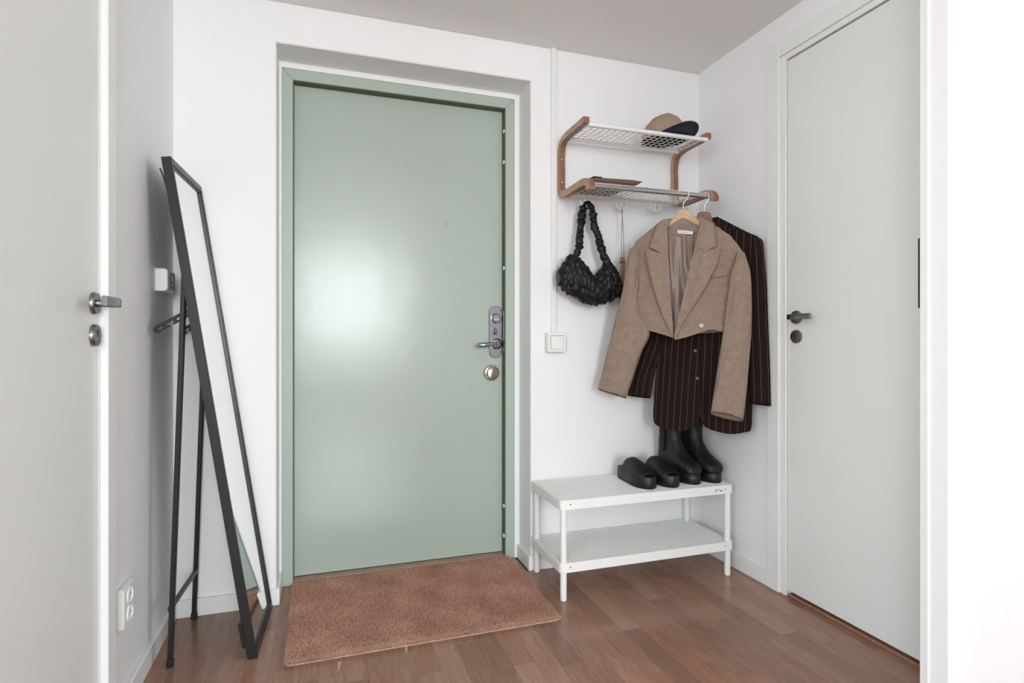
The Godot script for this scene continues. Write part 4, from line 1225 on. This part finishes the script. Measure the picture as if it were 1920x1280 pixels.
func build_shoes() -> void:
	var H := 0.3825
	# open-toed platform slides
	for q in [[Vector3(1.264, H, 0.165), 0.02, "black platform slide sandal, the left one of the pair, on the bench"], [Vector3(1.370, H, 0.173), 0.0, "black platform slide sandal standing between its twin and the boots"]]:
		var t := thing("slide_sandal", q[2], "sandal", q[0], q[1], "pair of black slides")
		var poly := foot(0.256, 0.0505)
		obj("sole", slab(poly, [[0.0, -0.06], [0.003, -0.01], [0.02, 0.0], [0.040, -0.005], [0.045, -0.03]]), M.black_rubber, t)
		obj("footbed", slab(poly, [[0.0445, -0.05], [0.0475, -0.06], [0.0485, -0.10]]), M.black_leather, t)
		# padded band over the foot
		var rows := []
		var k := 26
		for i in 12:
			var s := i / 11.0
			var z := lerpf(-0.040, 0.106, s)
			var along := absf(z / 0.128)
			var half := 0.0505 * (0.80 + 0.20 * smoothstep(-0.3, 0.5, z / 0.128)) * sqrt(1.0 - pow(along, 3.2)) + 0.0008
			var h := lerpf(0.062, 0.018, pow(s, 1.25)) 
			var ring := []
			for a in k:
				var w := PI * a / (k - 1)
				var e := 0.75
				ring.append(Vector3(half * signf(cos(w)) * pow(absf(cos(w)), e), 0.036 + (h + 0.004) * pow(sin(w), e), z + 0.012 * sin(w) * (1.0 - s) - 0.006 * (1.0 - sin(w)) * (1.0 - s)))
			rows.append(ring)
		var inner := []
		for i in range(11, -1, -1):
			var ring := []
			for p in rows[i]: ring.append(Vector3(p.x * 0.93, 0.036 + (p.y - 0.036) * 0.93, p.z))
			inner.append(ring)
		var b := mb()
		var loop := rows.duplicate()
		loop.append_array(inner)
		loop.append(rows[0])
		b.loft(loop, false, false)
		obj("upper_band", b, M.black_leather, t)
		var lip := []
		for p in rows[11]: lip.append(Vector3(p.x * 0.965, 0.036 + (p.y - 0.036) * 0.965, p.z))
		obj("band_piping", mb().tube(lip, 0.0022, 8), M.black_leather, t)
		lip = []
		for p in rows[0]: lip.append(Vector3(p.x * 0.965, 0.036 + (p.y - 0.036) * 0.965, p.z))
		obj("band_piping", mb().tube(lip, 0.0022, 8), M.black_leather, t)
	# tall pull-on boots with chunky soles
	for q in [[Vector3(1.483, H, 0.157), 0.02, "black chunky-soled boot next to the sandals on the bench"], [Vector3(1.586, H, 0.162), 0.0, "black chunky-soled boot at the right end of the bench"]]:
		var t := thing("boot", q[2], "boot", q[0], q[1], "pair of black boots")
		var poly := foot(0.262, 0.0485)
		obj("sole", slab(poly, [[0.0, -0.03], [0.003, 0.0], [0.022, 0.01], [0.030, 0.01], [0.034, -0.02]]), M.black_rubber, t)
		obj("welt", slab(poly, [[0.033, -0.02], [0.035, 0.0], [0.039, 0.0], [0.041, -0.04]]), M.black_rubber, t)
		var prof := [[0.126, 0.053, 0.126, 0.045, 0.012], [0.120, 0.070, 0.122, 0.038, 0.029], [0.100, 0.085, 0.104, 0.037, 0.041], [0.066, 0.098, 0.060, 0.037, 0.0465], [0.036, 0.118, 0.0, 0.037, 0.044], [0.016, 0.145, -0.066, 0.037, 0.0405], [0.004, 0.170, -0.120, 0.043, 0.0385], [-0.001, 0.190, -0.127, 0.085, 0.0385], [-0.003, 0.205, -0.121, 0.140, 0.040], [-0.003, 0.222, -0.116, 0.200, 0.043], [-0.002, 0.245, -0.116, 0.245, 0.045]]
		var rows := []
		var ctrl := []
		for p in prof: ctrl.append(p)
		for i in ctrl.size() - 1:
			for s in 4:
				var p := []
				for c in 5:
					var p0: float = ctrl[maxi(i - 1, 0)][c]; var p1: float = ctrl[i][c]; var p2: float = ctrl[i + 1][c]; var p3: float = ctrl[mini(i + 2, ctrl.size() - 1)][c]
					var x := s / 4.0
					p.append(0.5 * (2 * p1 + (p2 - p0) * x + (2 * p0 - 5 * p1 + 4 * p2 - p3) * x * x + (3 * p1 - p0 - 3 * p2 + p3) * x * x * x))
				rows.append(p)
		rows.append(ctrl[-1])
		var rings := []
		var cn := noise(16.0, 91, 2)
		for p in rows:
			var a := Vector3(0, p[1], p[0]); var b := Vector3(0, p[3], p[2])
			var c := (a + b) / 2; var h := (a - b) / 2
			var ring := []
			for k in 32:
				var w := TAU * k / 32
				var cc := signf(cos(w)) * pow(absf(cos(w)), 0.85); var ss := signf(sin(w)) * pow(absf(sin(w)), 0.85)
				var v := c + h * cc + Vector3(p[4] * ss, 0, 0)
				ring.append(v + Vector3(signf(ss), 0, 0) * 0.002 * cn.get_noise_3dv(v * 1.3) + Vector3(0, 0, 0.0025 * cn.get_noise_3dv(v) * maxf(0, cc)))
			rings.append(ring)
		var top: Array = rings[-1]
		for d in [[0.93, 0.0], [0.92, -0.05]]:
			var ring := []
			var c := Vector3.ZERO
			for p in top: c += p
			c /= 32.0
			for p in top: ring.append(c + (p - c) * d[0] + Vector3(0, d[1], 0))
			rings.append(ring)
		var sh := obj("boot_shaft", mb().loft(rings, true), M.black_leather, t)
		for s in [-1, 1]:
			var g := mb().prism(pv([-0.075, 0.235, -0.035, 0.235, -0.044, 0.13, -0.054, 0.105, -0.064, 0.13]), 0.0, 0.002, Transform3D(Basis(Vector3(0, 0, 1), Vector3(0, 1, 0), Vector3(-1, 0, 0)), Vector3(s * 0.0445 + 0.001, 0, 0)), 0.0006)
			obj("elastic_gore", g, M.boot_elastic, sh)


func build_small_things() -> void:
	# cap on the upper shelf
	var o := Vector3(1.410, 1.8495, 0.152)
	var t := thing("cap", "tan peaked cap with dark lining on the upper wire shelf", "cap", o)
	t.rotation.x = 0.045
	var rows := []
	var ins := []
	var nz := noise(14.0, 95, 2)
	for i in 13:
		var s := i / 12.0
		var y := 0.108 * sin(s * PI / 2)
		var r := pow(cos(s * PI / 2), 0.72)
		var ring := []; var rin := []
		for k in 48:
			var a := TAU * k / 48
			var seam := 1.0 - 0.012 * exp(-pow(fposmod(a + 0.26, TAU / 6) - TAU / 12, 2) / 0.004) * (1.0 - s)
			var p := Vector3(0.093 * r * cos(a) * seam + 0.012 * s, y * (1.0 - 0.12 * maxf(0.0, cos(a)) * sin(s * PI)), 0.100 * r * sin(a) * seam)
			p += p.normalized() * 0.006 * nz.get_noise_3dv(p)
			ring.append(p)
			rin.append(Vector3(p.x * 0.935, p.y * 0.935 + 0.0005, p.z * 0.935))
		rows.append(ring); ins.append(rin)
	var crown := obj("crown", mb().loft(rows, false), M.cap_cloth, t)
	obj("inner_lining", mb().loft(ins, false, true, 1, 1, false), M.cap_inside, crown)
	var band := []
	for h in [0.0, 0.03]:
		var ring := []
		for k in 48:
			var a := TAU * k / 48
			ring.append(Vector3(0.081 * cos(a), h + 0.001, 0.0875 * sin(a)))
		band.append(ring)
	obj("sweatband", mb().loft(band, false, true, 1, 1, false), M.cap_inside, crown)
	obj("button", mb().lathe([Vector2(0.007, 0), Vector2(0.006, 0.003), Vector2(0, 0.004)], Transform3D(Basis(), Vector3(0.012, 0.107, 0)), 14), M.cap_cloth, crown)
	var brim := func(d0: float, d1: float) -> MB:
		var up := []; var dn := []
		for i in 25:
			var x := lerpf(-1.0, 1.0, i / 24.0)
			var lat := x * 0.0915
			var zi := 0.100 * sqrt(maxf(0.0, 1.0 - pow(lat / 0.0945, 2)))
			var ext := 0.092 * sqrt(maxf(0.0, 1.0 - pow(absf(x), 2.6)))
			var a := []; var b := []
			for k in 7:
				var s := k / 6.0
				var y := 0.002 + 0.025 * (1.0 - x * x) * smoothstep(-0.25, 0.9, s) - 0.002 * x * x * s
				a.append(Vector3(lat + 0.008, y + d1, zi + ext * s)); b.append(Vector3(lat + 0.008, y + d0, zi + ext * s))
			up.append(a); dn.append(b)
		var loop := []
		for i in 25:
			var ring: Array = up[i].duplicate()
			var r: Array = dn[i].duplicate()
			r.reverse()
			ring.append_array(r)
			loop.append(ring)
		return mb().loft(loop, true)
	obj("brim", brim.call(0.0, 0.0025), M.cap_cloth, t)
	obj("brim_lining", brim.call(-0.0015, -0.0002), M.cap_under, t)
	# leather pouch on the lower shelf
	o = Vector3(1.12, 1.6122, 0.15)
	t = thing("leather_pouch", "flat dark brown leather pouch lying on the lower wire shelf", "pouch", o)
	t.rotation.x = 0.046
	obj("pouch_body", mb().prism(pv([-0.12, 0.0, -0.125, 0.018, -0.09, 0.0245, -0.07, 0.0275, 0.02, 0.0305, 0.09, 0.032, 0.133, 0.029, 0.112, 0.015, 0.075, 0.0]), -0.092, 0.092, Transform3D(), 0.004), M.brown_leather, t)
	obj("flap_seam", mb().span(Vector3(-0.11, 0.012, 0.090), Vector3(0.095, 0.0145, 0.0935), 0.0008), M.tab_black, t)
	obj("closing_tab", mb().span(Vector3(-0.088, 0.0265, 0.02), Vector3(-0.048, 0.0335, 0.085), 0.0015), M.tab_black, t)
	# shoehorn on its cord, on the middle hook
	o = Vector3(1.2585, 1.088, 0.062)
	t = thing("shoehorn", "long brown shoehorn hanging by a thin cord from the middle hook", "shoehorn", o)
	var horn := []
	for i in 15:
		var s := i / 14.0
		var y := lerpf(0.262, 0.0, s)
		var hw := 0.0125 + 0.007 * smoothstep(0.35, 1.0, s)
		if s > 0.93: hw *= sqrt(maxf(0.1, 1.0 - pow((s - 0.93) / 0.07, 2)))
		var ring := []
		for k in 16:
			var a := TAU * k / 16
			ring.append(Vector3(hw * cos(a), y, 0.0035 * sin(a) - 0.006 * smoothstep(0.3, 1.0, s) * (1.0 - cos(a) * cos(a))))
		horn.append(ring)
	obj("blade", mb().loft(horn), M.horn_wood, t)
	obj("collar", mb().span(Vector3(-0.0132, 0.236, -0.0042), Vector3(0.0132, 0.242, 0.0042), 0.001), M.brown_leather, t)
	var cord := [Vector3(-0.006, 0.255, 0.004), Vector3(-0.006, 0.33, 0.004), Vector3(-0.003, 0.42, 0.003), Vector3(0.0, 0.477, 0.001), Vector3(0.002, 0.482, -0.006), Vector3(0.003, 0.477, -0.012), Vector3(0.004, 0.42, -0.003), Vector3(0.006, 0.33, 0.002), Vector3(0.006, 0.255, 0.002)]
	obj("cord", mb().tube(curve(cord, 5), 0.0013, 6), M.cord_grey, t)
	# light switch and its cable cover
	o = Vector3(0.958, 0.933, 0.0)
	t = thing("light_switch", "square white rocker light switch on the wall right of the green door", "light switch", o)
	var face := Transform3D(Basis(), Vector3(0, 0.0425, 0))
	obj("switch_box", mb().prism(rounded(0.086, 0.085, 0.006), 0.0, 0.036, face, 0.003), M.white_plastic, t)
	var rk := obj("rocker", mb().prism(rounded(0.057, 0.057, 0.002), 0.0355, 0.0395, Transform3D(Basis(Vector3(1, 0, 0), 0.02), Vector3(0.0, 0.0425, 0)), 0.0012), M.white_plastic, t)
	obj("rocker_gap", mb().prism(rounded(0.0605, 0.0605, 0.003), 0.035, 0.0363, face), M.grey_plastic, t)
	tag(obj("cable_cover", mb().span(Vector3(0.9435, 1.0175, 0.0), Vector3(0.9675, TOP, 0.012), 0.002), M.trim_paint), "narrow white cable cover running up the wall from the light switch", "cable cover")
	# double socket low on the left wall
	o = Vector3(XL, 0.238, 0.548)
	t = thing("wall_socket", "white double socket outlet low on the left wall", "socket", o)
	var side := Transform3D(Basis(Vector3(0, 0, -1), Vector3(0, 1, 0), Vector3(1, 0, 0)), Vector3(0, 0.052, 0))
	obj("socket_plate", mb().prism(rounded(0.09, 0.104, 0.005), 0.0, 0.017, side, 0.0025), M.white_plastic, t)
	for h in [0.0285, 0.0755]:
		var cup := obj("outlet", mb().lathe([Vector2(0.0215, 0.016), Vector2(0.0215, 0.0195), Vector2(0.0195, 0.0205), Vector2(0.0185, 0.0185), Vector2(0.018, 0.0175), Vector2(0, 0.0175)], xf(Vector3(0, h, 0), Vector3(1, 0, 0)), 32), M.white_plastic, t)
		var holes := mb()
		for s in [-1, 1]: holes.lathe([Vector2(0.0026, 0), Vector2(0.0024, 0.0004), Vector2(0, 0.0005)], xf(Vector3(0.0175, h, s * 0.0095), Vector3(1, 0, 0)), 12)
		obj("pin_hole", holes, M.dark_gap, cup)
	# control unit on the left wall
	o = Vector3(XL, 1.142, 0.187)
	t = thing("control_unit", "small white rounded control unit on the left wall behind the mirror", "thermostat", o)
	var prof := PackedVector2Array([Vector2(-0.0, -0.036), Vector2(0.022, -0.036)])
	for i in 7: prof.append(Vector2(0.024 + 0.012 * sin(i / 6.0 * PI / 2), -0.024 - 0.012 * cos(i / 6.0 * PI / 2)))
	for i in 7: prof.append(Vector2(0.024 + 0.012 * cos(i / 6.0 * PI / 2), 0.024 + 0.012 * sin(i / 6.0 * PI / 2)))
	prof.append(Vector2(0.0, 0.036))
	obj("casing", mb().prism(prof, -0.05, 0.05, Transform3D(Basis(), Vector3(0, 0.036, 0)), 0.0025), M.white_plastic, t)
	obj("front_plate", mb().span(Vector3(0.0345, 0.012, -0.04), Vector3(0.0368, 0.062, 0.034), 0.001), M.shaded_plastic, t)
	var slot := mb().span(Vector3(0.0366, 0.036, -0.012), Vector3(0.0374, 0.054, -0.002), 0.0003)
	slot.lathe([Vector2(0.0035, 0), Vector2(0.003, 0.001), Vector2(0, 0.0012)], xf(Vector3(0.0366, 0.023, -0.006), Vector3(1, 0, 0)), 14)
	obj("display", slot, M.white_plastic, t)
